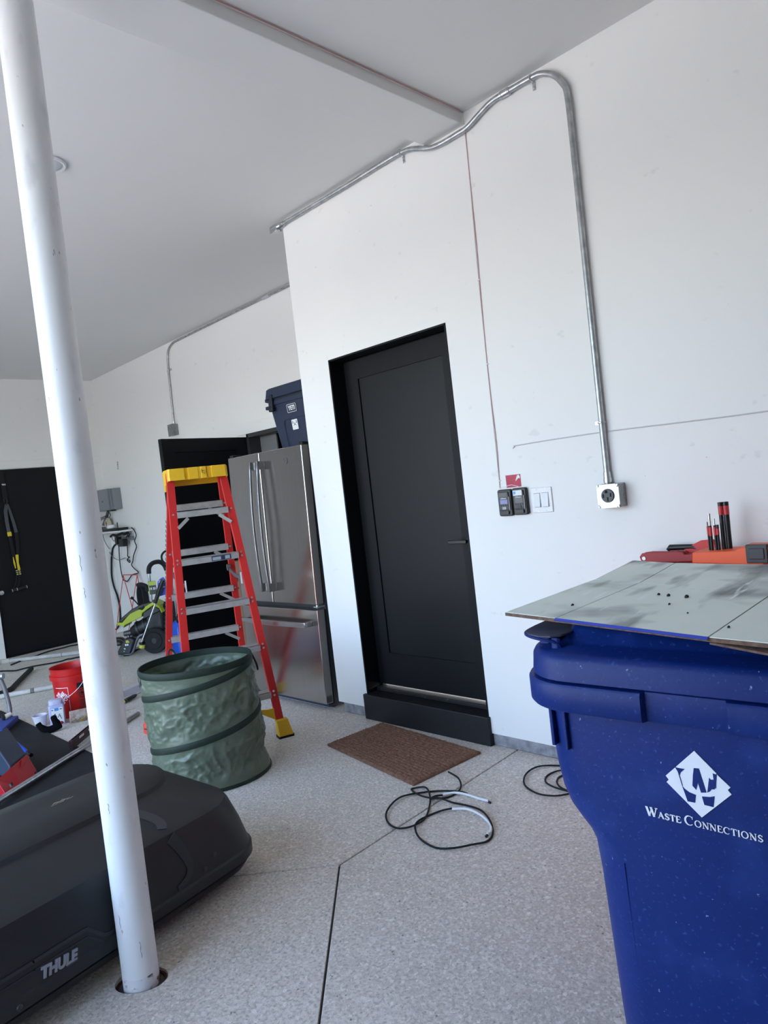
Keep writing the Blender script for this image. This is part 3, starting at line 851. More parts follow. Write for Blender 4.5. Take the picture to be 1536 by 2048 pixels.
# ------------------------------------------------------------------ stepladder
M_LADRED = mat('red_fibreglass', (206, 42, 38), 0.45, spec=0.4, var=((194, 36, 34), 8, (1, 1, 0.2)))
M_ALU = mat('ladder_aluminium', (192, 190, 186), 0.42, metal=0.45, var=((176, 174, 170), 20), bump=(0.08, 60))
M_YEL = mat('yellow_ladder_plastic', (226, 178, 30), 0.5, marks=[((150, 120, 40), 60, 0.68, 0.76)])
def ladder():
    H = 1.70
    wb, wt, d, s, z1 = 0.536, 0.319, 0.323, 0.290, 0.262
    rb, rt, D, dt, zr = 0.575, 0.300, 0.899, 0.318, 0.591
    t = thing('stepladder', 'red and yellow stepladder standing open in front of the refrigerator', 'ladder', (2.199, 3.693, 0), (0, 0, -0.333))
    hf = 1.72
    def fu(z, sg): return Vector((sg * (wb + (wt - wb) * z / hf) / 2, d * z / hf, z))
    def ru(z, sg): return Vector((sg * (rb + (rt - rb) * z / hf) / 2, D + (dt - D) * z / hf, z))
    def channel(p, q, face_dir, w=0.046, dep=0.028, th=0.005):
        """C channel whose web faces face_dir"""
        mb = MB()
        ax = (q - p).normalized()
        y = (face_dir - ax * face_dir.dot(ax)).normalized()
        x = ax.cross(y)
        M = Matrix((x, y, ax)).transposed().to_4x4()
        M.translation = p
        L = (q - p).length
        mb.box((-w / 2, -th, 0), (w / 2, 0, L), M)
        mb.box((-w / 2, -dep, 0), (-w / 2 + th, -th, L), M)
        mb.box((w / 2 - th, -dep, 0), (w / 2, -th, L), M)
        return mb
    B = lambda mb, n, m, p=t, **k: mb.build(n, m, p, world=False, **k)
    fd = Vector((0, -1, 0))
    for sg in (-1, 1):
        B(channel(fu(0.05, sg), fu(1.69, sg), fd), 'front_rail', M_LADRED, smooth=0, bevel=0.001, seg=1)
        B(channel(ru(0.04, sg), ru(1.69, sg), fd, 0.040), 'rear_rail', M_LADRED, smooth=0, bevel=0.001, seg=1)
    # steps
    riv = MB()
    for k in range(5):
        z = z1 + s * k
        a, b = fu(z, -1), fu(z, 1)
        hw = (b.x - a.x) / 2 - 0.021
        y = a.y
        g = MB().box((-hw, y - 0.012, z - 0.024), (hw, y - 0.007, z + 0.014)).box((-hw, y - 0.012, z + 0.010), (hw, y + 0.070, z + 0.014)).box((-hw, y + 0.066, z - 0.012), (hw, y + 0.070, z + 0.012))
        for r_ in range(2):
            g.box((-hw, y - 0.0135, z - 0.016 + 0.014 * r_), (hw, y - 0.0118, z - 0.012 + 0.014 * r_))
        B(g, 'step', M_ALU, smooth=0)
        for sg in (-1, 1):
            for dz in (-0.012, 0.012) if k < 4 else (0.0,):
                p = fu(z + dz, sg)
                riv.lathe([(0.0075, 0), (0.006, -0.003), (0.0, -0.0045)], p, 10, Matrix.Rotation(-PI / 2, 3, 'X'))
    # rear horizontals
    for k in range(4):
        z = zr + s * k
        a, b = ru(z, -1), ru(z, 1)
        g = MB().box((a.x + 0.012, a.y - 0.011, z - 0.020), (b.x - 0.012, a.y - 0.006, z + 0.022)).box((a.x + 0.012, a.y - 0.011, z + 0.018), (b.x - 0.012, a.y + 0.020, z + 0.022))
        B(g, 'rear_bar', M_ALU, smooth=0)
        for sg in (-1, 1):
            riv.lathe([(0.0075, 0), (0.006, -0.003), (0.0, -0.0045)], ru(z, sg), 10, Matrix.Rotation(-PI / 2, 3, 'X'))
        p, q = ru(z - 0.085, 1), ru(z - 0.022, 1)
        B(MB().bar((q.x - 0.105, q.y - 0.004, q.z), (p.x - 0.015, p.y - 0.004, p.z), 0.005, 0.020, (0.5, 0, 1)), 'rear_brace', M_ALU, smooth=0)
    q = ru(0.42, -1), ru(0.42, 1)
    B(riv, 'rivet_heads', M_ZINC)
    bpy.context.scene.objects['rivet_heads']['kind'] = 'stuff'
    # diagonal braces under the top step
    z = z1 + 4 * s
    for sg in (-1, 1):
        p = fu(z - 0.085, sg)
        B(MB().bar((sg * 0.075 + sg * 0.02, p.y + 0.005, z - 0.03), (p.x - sg * 0.02, p.y - 0.008, p.z), 0.004, 0.020, (0, 0, 1)), 'step_brace', M_ALU, smooth=0)
    # yellow corner braces and feet
    for sg in (-1, 1):
        p = fu(0.0, sg)
        yy = fu(0.15, 1).y - 0.003
        poly = [(sg * 0.035, 0.228), (sg * 0.090, 0.228), (sg * 0.13, 0.190), (sg * 0.195, 0.178), (sg * 0.232, 0.178), (sg * 0.235, 0.105), (sg * 0.15, 0.160)]
        B(MB().prism(poly, -0.006, 0.006, Matrix(((1, 0, 0, 0), (0, 0, 1, yy), (0, 1, 0, 0), (0, 0, 0, 1)))), 'corner_brace', M_YEL, smooth=0, bevel=0.002)
        f = fu(0.06, sg)
        g = MB().rings([[Vector((f.x + sg * 0.012 + x, f.y - 0.012 + y, 0.012)) for x, y in rrect(-0.046, -0.034, 0.046, 0.034, 0.008, 3)],
                        [Vector((f.x + sg * 0.002 + x, f.y - 0.004 + y, 0.105)) for x, y in rrect(-0.036, -0.022, 0.036, 0.024, 0.006, 3)]])
        ft = B(g, 'foot', M_YEL, smooth=0, bevel=0.002)
        B(MB().prism([(f.x + sg * 0.012 + x, f.y - 0.012 + y) for x, y in rrect(-0.049, -0.037, 0.049, 0.037, 0.008, 3)], 0.0, 0.013), 'foot_pad', M_BLACKMATTE, ft, smooth=0)
        f = ru(0.0, sg)
        ft = B(MB().rings([[Vector((f.x + x, f.y + y, 0.012)) for x, y in rrect(-0.035, -0.03, 0.035, 0.03, 0.006, 3)], [Vector((f.x - sg * 0.006 + x, f.y - 0.03 + y, 0.08)) for x, y in rrect(-0.030, -0.022, 0.030, 0.022, 0.006, 3)]]), 'foot', M_YEL, smooth=0, bevel=0.002)
        B(MB().prism([(f.x + x, f.y + y) for x, y in rrect(-0.037, -0.032, 0.037, 0.032, 0.008, 3)], 0.0, 0.013), 'foot_pad', M_BLACKMATTE, ft, smooth=0)
    # spreaders
    for sg in (-1, 1):
        p, q = fu(0.985, sg), ru(1.02, sg)
        p += Vector((-sg * 0.035, 0.02, 0))
        q += Vector((-sg * 0.03, -0.02, 0))
        mid = (p + q) / 2 + Vector((0, 0, -0.012))
        sp = B(MB().bar(p, mid, 0.006, 0.024).bar(mid, q, 0.006, 0.024).cyl(q + Vector((-0.01, 0, 0.01)), q + Vector((0.01, 0, 0.01)), 0.022, n=14), 'spreader', mat('grey_spreader', (120, 122, 124), 0.4, metal=0.7))
        B(MB().box((p.x - 0.004, p.y - 0.018, p.z - 0.038), (p.x + 0.004, p.y - 0.012, p.z + 0.034)), 'spreader_plate', M_WHITEPL, sp, smooth=0)
    # top cap
    z0 = 1.655
    yc = d * z0 / hf
    g = MB()
    hw, dy0, dy1 = 0.182, yc - 0.045, yc + 0.15
    front = [(-hw, dy0 + 0.012), (-hw + 0.012, dy0), (-0.085, dy0), (-0.07, dy0 + 0.014), (-0.058, dy0 + 0.014), (-0.055, dy0), (0.0, dy0), (0.004, dy0 + 0.004), (0.02, dy0 + 0.004), (0.024, dy0), (0.05, dy0), (0.055, dy0 + 0.014), (0.085, dy0 + 0.014), (0.09, dy0), (hw - 0.012, dy0), (hw, dy0 + 0.012)]
    poly = front + [(hw, dy1), (-hw, dy1)]
    B(MB().prism(poly, z0 + 0.035, z0 + 0.048), 'top_cap', M_YEL, smooth=0, bevel=0.003)
    sk = MB()
    for i in range(len(front) - 1):
        p, q = front[i], front[i + 1]
        sk.bar((p[0], p[1] + 0.002, z0 + 0.008), (q[0], q[1] + 0.002, z0 + 0.008), 0.005, 0.066)
    sk.box((-hw, dy1 - 0.006, z0 - 0.055), (hw, dy1, z0 + 0.04))
    for sg in (-1, 1):
        Mx = Matrix(((0, 0, 1, 0), (1, 0, 0, 0), (0, 1, 0, 0), (0, 0, 0, 1)))
        sk.prism([(dy0 + 0.012, z0 + 0.04), (dy1, z0 + 0.04), (dy1, z0 - 0.085), (dy1 - 0.05, z0 - 0.085), (dy1 - 0.06, z0 - 0.05), (dy0 + 0.05, z0 - 0.035), (dy0 + 0.012, z0 - 0.025)], sg * hw - 0.003, sg * hw + 0.003, Mx)
    B(sk, 'cap_skirt', M_YEL, smooth=0)
    M = frame((0.038, dy0 + 0.0005, z0 + 0.012), (1, 0, 0), (0, 0, 1))
    k = MB().box((-0.014, 0.006, 0), (0.004, 0.010, 0.001), M).box((-0.014, -0.002, 0), (-0.010, 0.018, 0.001), M).box((-0.010, -0.006, 0), (0.012, -0.002, 0.001), M).prism([(0.004, 0.004), (0.012, 0.012), (0.014, -0.006)], 0, 0.001, M)
    B(k, 'cap_mark', M_BLKPRINT, smooth=0)
    # label on the third step from the top
    z = z1 + 3 * s - 0.005
    y = fu(z, 1).y - 0.0139
    lb = B(MB().box((0.005, y - 0.0008, z - 0.016), (0.125, y + 0.0015, z + 0.014)), 'step_label', mat('navy_label', (34, 44, 70), 0.5), smooth=0)
    B(MB().box((0.010, y - 0.0016, z - 0.012), (0.062, y - 0.0006, z + 0.008)).box((0.088, y - 0.0016, z - 0.012), (0.118, y - 0.0006, z + 0.010)), 'label_print', mat('label_pale', (156, 166, 172), 0.5), lb, smooth=0)
    # printed warning strip on the rear left rail's outer flange
    p, q = ru(0.62, -1), ru(1.40, -1)
    ws = MB()
    for i in range(26):
        c = p.lerp(q, (i + 0.5) / 26)
        ws.box((c.x - 0.0262, c.y + 0.004, c.z - 0.010), (c.x - 0.0250, c.y + 0.020, c.z + 0.008))
    B(ws, 'warning_strip', mat('strip_print', (60, 62, 74), 0.6), smooth=0)
    bpy.context.scene.objects['warning_strip']['kind'] = 'stuff'
    return t
ladder()

# ------------------------------------------------------------------ pop-up garden bag
def bag():
    ea, ev = Vector((0.878, -0.478, 0)), Vector((0.478, 0.878, 0))
    c = Vector((1.890, 3.470, 0.0))
    Hh = 0.635
    t = thing('garden_bag', 'green pop-up garden waste bag with dark spiral bands on the floor', 'bag', c)
    m = mat('sage_green_sheeting', (96, 106, 88), 0.38, spec=0.5, var=((88, 98, 81), 5), bump=(0.10, 45))
    mi = mat('dark_green_webbing', (34, 46, 37), 0.6, spec=0.3, bump=(0.15, 90))
    def helix(th):
        return 0.200 + 0.150 * (th - PI) / PI if th < 2 * PI else 0.350 + 0.13 * (th - 2 * PI) / PI if th < 3 * PI else 0.480 + 0.135 * (th - 3 * PI) / PI
    def crease(q, z):
        p = Vector((q.x * 7.0, q.y * 7.0, z * 6.5)) + Vector((3.1, 0.4, 1.7))
        r = 0.0
        for f_, a_ in ((1.0, 1.0), (2.1, 0.7), (4.3, 0.42), (8.0, 0.2)):
            k_ = 1 - abs(noise.noise(p * f_ + Vector((f_ * 3, 0, f_))))
            r += a_ * (k_ ** 5 - 0.4)
        return r * 0.0125
    def calm(th, z):
        th = th % (2 * PI)
        d = min(abs(z - helix(th + 2 * PI * k)) for k in (0, 1, 2) if PI * 0.62 <= th + 2 * PI * k <= PI * 3.98) if th > 0 else 0.1
        return min(1.0, max(0.0, (d - 0.014) / 0.05)) if th > 0 else 0.3
    def surf(th, z, wr=1.0, off=0.0):
        k = z / Hh
        a = 0.300 - 0.006 * k
        b = 0.262 + 0.004 * k
        sag = 0.0
        # slack near the foot on the right
        sag += 0.022 * math.exp(-((z - 0.10) / 0.07) ** 2) * (0.5 + 0.5 * math.cos(th - 0.1)) * -1
        edge = min(1.0, max(0.0, min(z, Hh - z) - 0.034) / 0.05)
        dz = crease(Vector((a * math.cos(th), b * math.sin(th), 0)), z) * edge * calm(th, z) if wr > 0.5 else 0.0
        rr = dz + sag * edge + off
        lean = -0.030 * k
        return c + ea * ((a + rr) * math.cos(th) + lean) + ev * ((b + rr) * math.sin(th)) + Vector((0, 0, z))
    n, mz = 220, 110
    vs, fs = [], []
    for j in range(mz + 1):
        z = 0.004 + (Hh - 0.004) * j / mz
        for i in range(n):
            vs.append(surf(2 * PI * i / n, z))
    for j in range(mz):
        for i in range(n):
            i2 = (i + 1) % n
            fs.append((j * n + i, j * n + i2, (j + 1) * n + i2, (j + 1) * n + i))
    fs.append(tuple(range(n - 1, -1, -1)))
    mb = MB().add(vs, fs)
    mb.build('sheeting', m, t, smooth=80)
    def band(th0, th1, zf, w, name, k=70):
        b = MB()
        rows = []
        for i in range(k + 1):
            th = th0 + (th1 - th0) * i / k
            z = zf(th)
            row = []
            for dz, o in ((-w / 2, 0.003), (-w / 4, 0.0065), (w / 4, 0.0065), (w / 2, 0.003), (w / 2, -0.003), (-w / 2, -0.003)):
                zz = min(max(z + dz, 0.002), Hh + 0.01)
                row.append(surf(th, min(zz, Hh), 0.15, o) + Vector((0, 0, max(0, zz - Hh))))
            rows.append(row)
        b.rings(rows)
        b.build(name, mi, t, smooth=60)
    band(0, 2 * PI, lambda th: Hh - 0.014, 0.036, 'rim_band')
    band(PI * 0.62, PI * 3.98, helix, 0.034, 'spiral_band', 170)
    band(0, 2 * PI, lambda th: 0.010, 0.018, 'foot_band')
    # tabs and loop handles
    p = surf(PI * 1.06, Hh - 0.03, 0, 0.006)
    q = surf(PI * 1.06, Hh - 0.085, 0, 0.006)
    MB().ribbon([p, q], 0.020, 0.003, (p - c).normalized()).build('tab', mi, t, smooth=0)
    for th in (0.02, PI * 0.63):
        a0, b0 = surf(th - 0.06, Hh - 0.02, 0, 0.006), surf(th + 0.06, Hh - 0.02, 0, 0.006)
        out = (surf(th, Hh, 0, 0) - c)
        out.z = 0
        out.normalize()
        dn = -0.09 if th < 1 else 0.05
        pts = smooth_path([a0, a0 + out * 0.018 + Vector((0, 0, dn * 0.6)), (a0 + b0) / 2 + out * 0.022 + Vector((0, 0, dn)), b0 + out * 0.018 + Vector((0, 0, dn * 0.6)), b0], 5)
        MB().tube(pts, 0.005, 6).build('handle_loop', mi, t)
bag()

# ------------------------------------------------------------------ roof box lying on the floor
def roof_box():
    th = math.radians(1.6)
    a = Vector((-0.976, -0.217, 0)).normalized()
    X = -(a * math.cos(th) + Vector((0, 0, 1)) * math.sin(th))
    V = Vector((a.y, -a.x, 0)).normalized()
    W = X.cross(V)
    R = Matrix((X, V, W)).transposed()
    t = thing('roof_box', 'long black car roof box lying on the floor behind the white post', 'roof box', (1.503, 2.414, 0.0), R.to_euler())
    Wd, Ln = 0.78, 2.05
    m = mat('black_textured_shell', (38, 39, 41), 0.48, spec=0.4, bump=(0.10, 240), var=((35, 36, 38), 6))
    def ring(z, ne, en, fa, r):
        return [Vector((x, y, z)) for x, y in rrect(-Ln + en, ne, -en, Wd - fa, r, 12)]
    base = [ring(0.0, 0.12, 0.14, 0.13, 0.14), ring(0.016, 0.06, 0.07, 0.07, 0.16), ring(0.050, 0.014, 0.016, 0.014, 0.17), ring(0.074, 0.002, 0.0, 0.0, 0.17), ring(0.080, 0.008, 0.006, 0.006, 0.17)]
    MB().rings(base).build('base_tray', mat('black_base_tray', (20, 20, 22), 0.6, bump=(0.1, 160)), t, world=False, smooth=50)
    lid = [ring(0.081, 0.0, 0.0, 0.0, 0.17), ring(0.085, -0.006, -0.006, -0.006, 0.17), ring(0.118, -0.006, -0.006, -0.006, 0.17), ring(0.126, 0.0, 0.002, 0.0, 0.17),
           ring(0.22, 0.004, 0.032, 0.006, 0.18), ring(0.305, 0.012, 0.066, 0.016, 0.19), ring(0.325, 0.020, 0.078, 0.024, 0.19), ring(0.338, 0.040, 0.092, 0.042, 0.20),
           ring(0.388, 0.215, 0.142, 0.11, 0.22), ring(0.394, 0.236, 0.154, 0.126, 0.22), ring(0.409, 0.242, 0.158, 0.130, 0.22), ring(0.420, 0.262, 0.18, 0.150, 0.20), ring(0.432, 0.36, 0.34, 0.24, 0.09)]
    MB().rings(lid).build('lid', m, t, world=False, smooth=28)
    lt = mat('shell_relief_grey', (46, 48, 54), 0.4, spec=0.5)
    N = Vector((0, -1, 0))
    def near(x, z):
        return -0.006 if z < 0.12 else 0.004 * (z - 0.126) / 0.094 if z < 0.22 else 0.004 + 0.008 * (z - 0.22) / 0.085
    def run(px, dz=0.0, off=0.0005, k=4):
        return [Vector((p.x, near(p.x, p.z + dz) - off, p.z + dz)) for p in smooth_path([(x, 0, z) for x, z in px], k)]
    px = [(-1.95, 0.196), (-1.05, 0.194), (-0.97, 0.194), (-0.815, 0.194), (-0.79, 0.187), (-0.745, 0.148), (-0.71, 0.140), (-0.675, 0.146)]
    sl = mat('shell_line', (40, 41, 46), 0.5)
    MB().ribbon(run(px), 0.011, 0.003, N).build('pressed_line', sl, t, world=False, smooth=30)
    MB().ribbon(run([(x, z) for x, z in px[:-2]], -0.024), 0.004, 0.002, N).build('pressed_line', sl, t, world=False, smooth=30)
    # curved relief near the front end
    band = smooth_path([(-0.515, 0.225, 0.3915), (-0.455, 0.165, 0.3745), (-0.435, 0.085, 0.3515), (-0.455, 0.045, 0.3400)], 5)
    MB().ribbon(band, [0.05 - 0.02 * i / (len(band) - 1) for i in range(len(band))], 0.0025, (0, -0.28, 0.96)).build('relief_band', lt, t, world=False, smooth=50)
    band = run([(-0.450, 0.315), (-0.415, 0.26), (-0.395, 0.21), (-0.390, 0.185), (-0.405, 0.155), (-0.45, 0.138)])
    MB().ribbon(band, [0.040 - 0.020 * i / (len(band) - 1) for i in range(len(band))], 0.003, N).build('relief_band', mat('shell_relief_dark', (38, 40, 46), 0.45), t, world=False, smooth=50)
    for x, z in ((-0.325, 0.145), (-0.275, 0.175), (-1.02, 0.10)):
        MB().lathe([(0.009, 0.0), (0.007, 0.003), (0.0, 0.004)], (x, near(x, z), z), 14, Matrix.Rotation(PI / 2, 3, 'X')).build('side_rivet', lt, t, world=False)
    M = frame((-0.893, -0.0005, 0.1435), (1, 0, 0), (0, 0, 1))
    tx = text_mb('THULE', 0.044, M @ Matrix.Rotation(math.radians(-4.5), 4, 'Z'), 0.003, 0.0022, 0.10, sx=0.84)
    tx.build('brand_lettering', mat('silver_print', (150, 154, 164), 0.4), t, world=False, smooth=0)
    MB().box((-0.017, -0.0022, 0), (0.017, 0.0022, 0.0004), frame((-0.855, -0.0037, 0.1245), (1, 0, 0), (0, 0, 1))).build('small_script', mat('script_dark', (60, 62, 70), 0.5), t, world=False, smooth=0)
    sc = MB()
    for i in range(7):
        x = -0.605 + 0.010 * i
        sc.ribbon([Vector((x - 0.016, 0.43 + 0.006 * (i % 3), 0.4316)), Vector((x, 0.428 + 0.010 * ((i * 2) % 3), 0.4316)), Vector((x + 0.014, 0.434 + 0.005 * (i % 2), 0.4316))], 0.003, 0.0006, (0, 0, 1))
    sc.build('lid_scuff', mat('scuff_tan', (150, 140, 118), 0.8), t, world=False, smooth=0)
roof_box()

# ------------------------------------------------------------------ blue wheeled bin with its lid
M_BIN = mat('blue_bin_plastic', (8, 40, 112), 0.45, spec=0.25, var=((8, 37, 104), 3), bump=(0.06, 130),
            marks=[((28, 56, 128), 7, 0.54, 0.78, (1, 1, 1)), ((42, 68, 138), 120, 0.62, 0.72), ((130, 142, 180), 85, 0.725, 0.75)])
def recycling_bin():
    t = thing('wheeled_bin', 'tall blue wheeled recycling bin with white lettering, stained cardboard on its lid', 'bin', (1.2525, 0.553, 0), (0, 0, math.radians(4.0)))
    # local: x depth from the front face, y across (positive = left in view), z up
    def ring(z, f, b, hy, r, n=10):
        return [Vector((x, y, z)) for x, y in rrect(f, -hy, b, hy, r, n)]
    L = lambda mb, n, m, p=t, **k: mb.build(n, m, p, world=False, **k)
    body = [ring(0.02, 0.030, 0.60, 0.214, 0.07), ring(0.30, 0.012, 0.64, 0.232, 0.09), ring(0.60, 0.001, 0.70, 0.244, 0.10), ring(0.668, 0.0, 0.71, 0.250, 0.10), ring(0.694, 0.0, 0.715, 0.262, 0.10),
            ring(0.716, 0.0, 0.72, 0.281, 0.10), ring(0.740, 0.0, 0.725, 0.300, 0.10), ring(0.772, 0.0, 0.73, 0.313, 0.10), ring(0.82, 0.0, 0.735, 0.321, 0.10), ring(0.965, 0.0, 0.76, 0.333, 0.10)]
    L(MB().rings(body), 'body', M_BIN, smooth=50)
    # rim band with a grip recess in front
    def rim(z, o):
        pts = []
        for x, y in rrect(-0.003, -0.333, 0.765, 0.333, 0.10, 14):
            pts.append((x, y))
        # refine the front edge so that the recess has crisp ends
        fr = [(-0.003, 0.20), (-0.003, 0.0775), (-0.003, 0.0725), (-0.003, -0.0685), (-0.003, -0.0735), (-0.003, -0.20)]
        out, done = [], False
        for i, (x, y) in enumerate(pts):
            out.append((x, y))
            nx = pts[(i + 1) % len(pts)]
            if abs(x + 0.003) < 1e-6 and abs(nx[0] + 0.003) < 1e-6 and y > nx[1] and not done and abs(y - nx[1]) > 0.2:
                out += fr
                done = True
        cx, cy = 0.38, 0.0
        res = []
        for x, y in out:
            oo = o
            if x < 0.0 and -0.0715 < y < 0.0755:
                oo = o * 0.55
            qx = min(max(x, 0.097), 0.665)
            qy = min(max(y, -0.233), 0.233)
            d = Vector((x - qx, y - qy))
            d = d.normalized() if d.length > 1e-6 else Vector((0, 0))
            res.append(Vector((x + d.x * oo, y + d.y * oo, z)))
        return res
    L(MB().rings([rim(0.957, 0.0), rim(0.958, 0.026), rim(0.963, 0.030), rim(1.008, 0.030), rim(1.014, 0.026), rim(1.015, -0.004)]), 'rim', M_BIN, smooth=40)
    for y0, x0 in ((0.288, 0.015), (0.252, 0.003)):
        L(MB().box((x0 - 0.011, y0 - 0.004, 0.870), (x0 + 0.02, y0 + 0.004, 0.958)), 'rib', M_BIN, smooth=0, bevel=0.002)
    for y0 in (-0.150, 0.150):
        L(MB().bar((0.0275, y0, 0.03), (0.0005, y0 * 1.05, 0.655), 0.004, 0.004, (1, 0, 0)), 'front_edge', M_BIN, smooth=0, bevel=0.001)
    for sg in (-1, 1):
        w = MB().lathe([(0.05, -0.03), (0.125, -0.03), (0.14, -0.015), (0.14, 0.015), (0.125, 0.03), (0.05, 0.03)], (0.665, sg * 0.255, 0.14), 28, Matrix.Rotation(PI / 2, 3, 'X'), closed=True)
        L(w, 'wheel', M_BLACKMATTE)
    L(MB().cyl((0.665, -0.27, 0.14), (0.665, 0.27, 0.14), 0.012), 'axle', M_STEEL)
    L(MB().tube(smooth_path([(0.77, -0.25, 1.0), (0.83, -0.25, 1.02), (0.85, -0.22, 1.025), (0.85, 0.22, 1.025), (0.83, 0.25, 1.02), (0.77, 0.25, 1.0)], 4), 0.014, 10), 'handle_bar', M_BIN)
    # lid
    def lr(z, o, r=0.10):
        return ring(z, -0.003 - o, 0.77 + o, 0.333 + o, r + max(o, -0.06), 12)
    lid = L(MB().rings([lr(1.016, 0.016), lr(1.019, 0.020), lr(1.058, 0.016), lr(1.068, 0.010), lr(1.073, 0.0), lr(1.078, -0.045), lr(1.082, -0.052), lr(1.110, -0.072), lr(1.116, -0.080)]), 'lid', M_BIN, smooth=35)
    # curved grip lip at the far front corner of the lid
    g = MB()
    out = [(0.060, 0.250), (0.030, 0.258), (0.014, 0.275), (0.010, 0.300), (0.018, 0.326), (0.036, 0.346), (0.062, 0.356), (0.10, 0.360), (0.34, 0.360), (0.34, 0.25)]
    g.prism(out, 1.096, 1.101)
    L(MB().tube(smooth_path([(0.10, 0.359, 1.097), (0.062, 0.356, 1.097), (0.036, 0.346, 1.097), (0.018, 0.326, 1.096), (0.010, 0.300, 1.094), (0.014, 0.275, 1.090), (0.020, 0.262, 1.084), (0.024, 0.258, 1.074)], 3), 0.0035, 6), 'grip_lip', M_BIN, lid)
    L(g, 'lid_grip', mat('grip_dusty', (70, 74, 90), 0.6, var=((48, 56, 92), 25)), lid, smooth=0, bevel=0.002)
    w = []
    for (x, y) in ((0.026, 0.262), (0.020, 0.275), (0.020, 0.300)):
        w.append((x, y))
    L(MB().prism([(0.022, 0.256), (0.017, 0.262), (0.017, 0.276), (0.022, 0.276)], 1.072, 1.096).prism([(0.05, 0.300), (0.055, 0.325), (0.30, 0.325), (0.30, 0.300)], 1.066, 1.095), 'lid_web', M_BIN, lid, smooth=0, bevel=0.002)
    # emblem and lettering on the front
    def F(off):
        # plane of the front: x right = -y
        return frame((-0.0004 - off, 0, 0), (0, -1, 0), (0, 0, 1))
    S = lambda P: [(a, b - 0.075 * a) for a, b in P]
    white = S([(0.0012, 0.9086), (0.0363, 0.8761), (0.0386, 0.8728), (0.0580, 0.8563), (0.0528, 0.8503), (0.0586, 0.8438), (0.0031, 0.7854), (-0.0550, 0.8360), (-0.0505, 0.8415), (-0.0554, 0.8479), (-0.0365, 0.8681), (-0.0342, 0.8706)])
    em = L(MB().prism(white, 0.0, 0.0012, F(0.0002)), 'emblem', mat('decal_white', (232, 236, 246), 0.5, marks=[((150, 160, 200), 120, 0.72, 0.76)]), smooth=0)
    k = MB()
    for P in ([(-0.0351, 0.8689), (-0.0188, 0.8699), (-0.0265, 0.8620), (-0.0287, 0.8560), (-0.0312, 0.8618)],
              [(-0.0267, 0.8368), (-0.0194, 0.8094), (-0.0060, 0.8104), (-0.0030, 0.8259), (-0.0146, 0.8278), (-0.0225, 0.8322)],
              [(-0.0023, 0.8762), (0.0068, 0.8776), (0.0161, 0.8357), (0.0062, 0.8327), (0.0026, 0.8493), (-0.0017, 0.8355), (-0.0079, 0.8418), (-0.0052, 0.8619)],
              [(0.0301, 0.8748), (0.0365, 0.8739), (0.0309, 0.8456), (0.0257, 0.8444), (0.0224, 0.8395), (0.0173, 0.8360), (0.0230, 0.8649), (0.0257, 0.8621), (0.0304, 0.8632)],
              [(0.0071, 0.8259), (0.0214, 0.8290), (0.0297, 0.8328), (0.0258, 0.8115), (0.0101, 0.8112)]):
        k.prism(S(P), 0.0008, 0.0017, F(0.0002))
    FM = F(0.0)
    line = [FM @ Vector((a, b, 0.0013)) for a, b in S([(-0.0372, 0.8706), (-0.0351, 0.8689), (-0.0312, 0.8618), (-0.0291, 0.8520), (-0.0259, 0.8370)])]
    k.ribbon(line, 0.0014, 0.0008, (-1, 0, 0))
    line = [FM @ Vector((a, b, 0.0013)) for a, b in S([(0.0365, 0.8757), (0.0340, 0.8600), (0.0325, 0.8480)])]
    k.ribbon(line, 0.0012, 0.0008, (-1, 0, 0))
    L(k, 'emblem_cutouts', M_BIN, em, smooth=0)
    # serif small-capital lettering
    G = {
        'W': (1.25, [((0.08, 1), (0.36, 0), 'k'), ((0.36, 0), (0.62, 0.95), 't'), ((0.55, 1), (0.86, 0), 'k'), ((0.86, 0), (1.14, 1), 't')], [(0.08, 1), (0.58, 1), (1.14, 1)]),
        'A': (0.95, [((0.10, 0), (0.45, 1), 't'), ((0.42, 1), (0.82, 0), 'k'), ((0.24, 0.36), (0.68, 0.36), 't')], [(0.10, 0), (0.82, 0)]),
        'T': (0.85, [((0.42, 0), (0.42, 1), 'k'), ((0.05, 0.97), (0.80, 0.97), 't'), ((0.06, 0.97), (0.06, 0.76), 't'), ((0.79, 0.97), (0.79, 0.76), 't')], [(0.42, 0)]),
        'E': (0.80, [((0.18, 0), (0.18, 1), 'k'), ((0.10, 0.97), (0.68, 0.97), 't'), ((0.10, 0.03), (0.72, 0.03), 't'), ((0.18, 0.52), (0.56, 0.52), 't'), ((0.68, 0.97), (0.68, 0.78), 't'), ((0.73, 0.03), (0.75, 0.24), 't')], []),
        'I': (0.42, [((0.20, 0), (0.20, 1), 'k')], [(0.20, 0), (0.20, 1)]),
        'N': (1.0, [((0.16, 0), (0.16, 1), 't'), ((0.14, 1), (0.80, 0), 'k'), ((0.82, 0), (0.82, 1), 't')], [(0.16, 0), (0.10, 1), (0.82, 1)]),
    }
    lt = MB()
    def stroke(p, q, w):
        a_, b_ = FM @ Vector((p[0], p[1], 0.0003)), FM @ Vector((q[0], q[1], 0.0003))
        lt.ribbon([a_, b_], w, 0.0009, (-1, 0, 0))
    def curve(pts, ws):
        lt.ribbon([FM @ Vector((p[0], p[1], 0.0003)) for p in pts], ws, 0.0009, (-1, 0, 0))
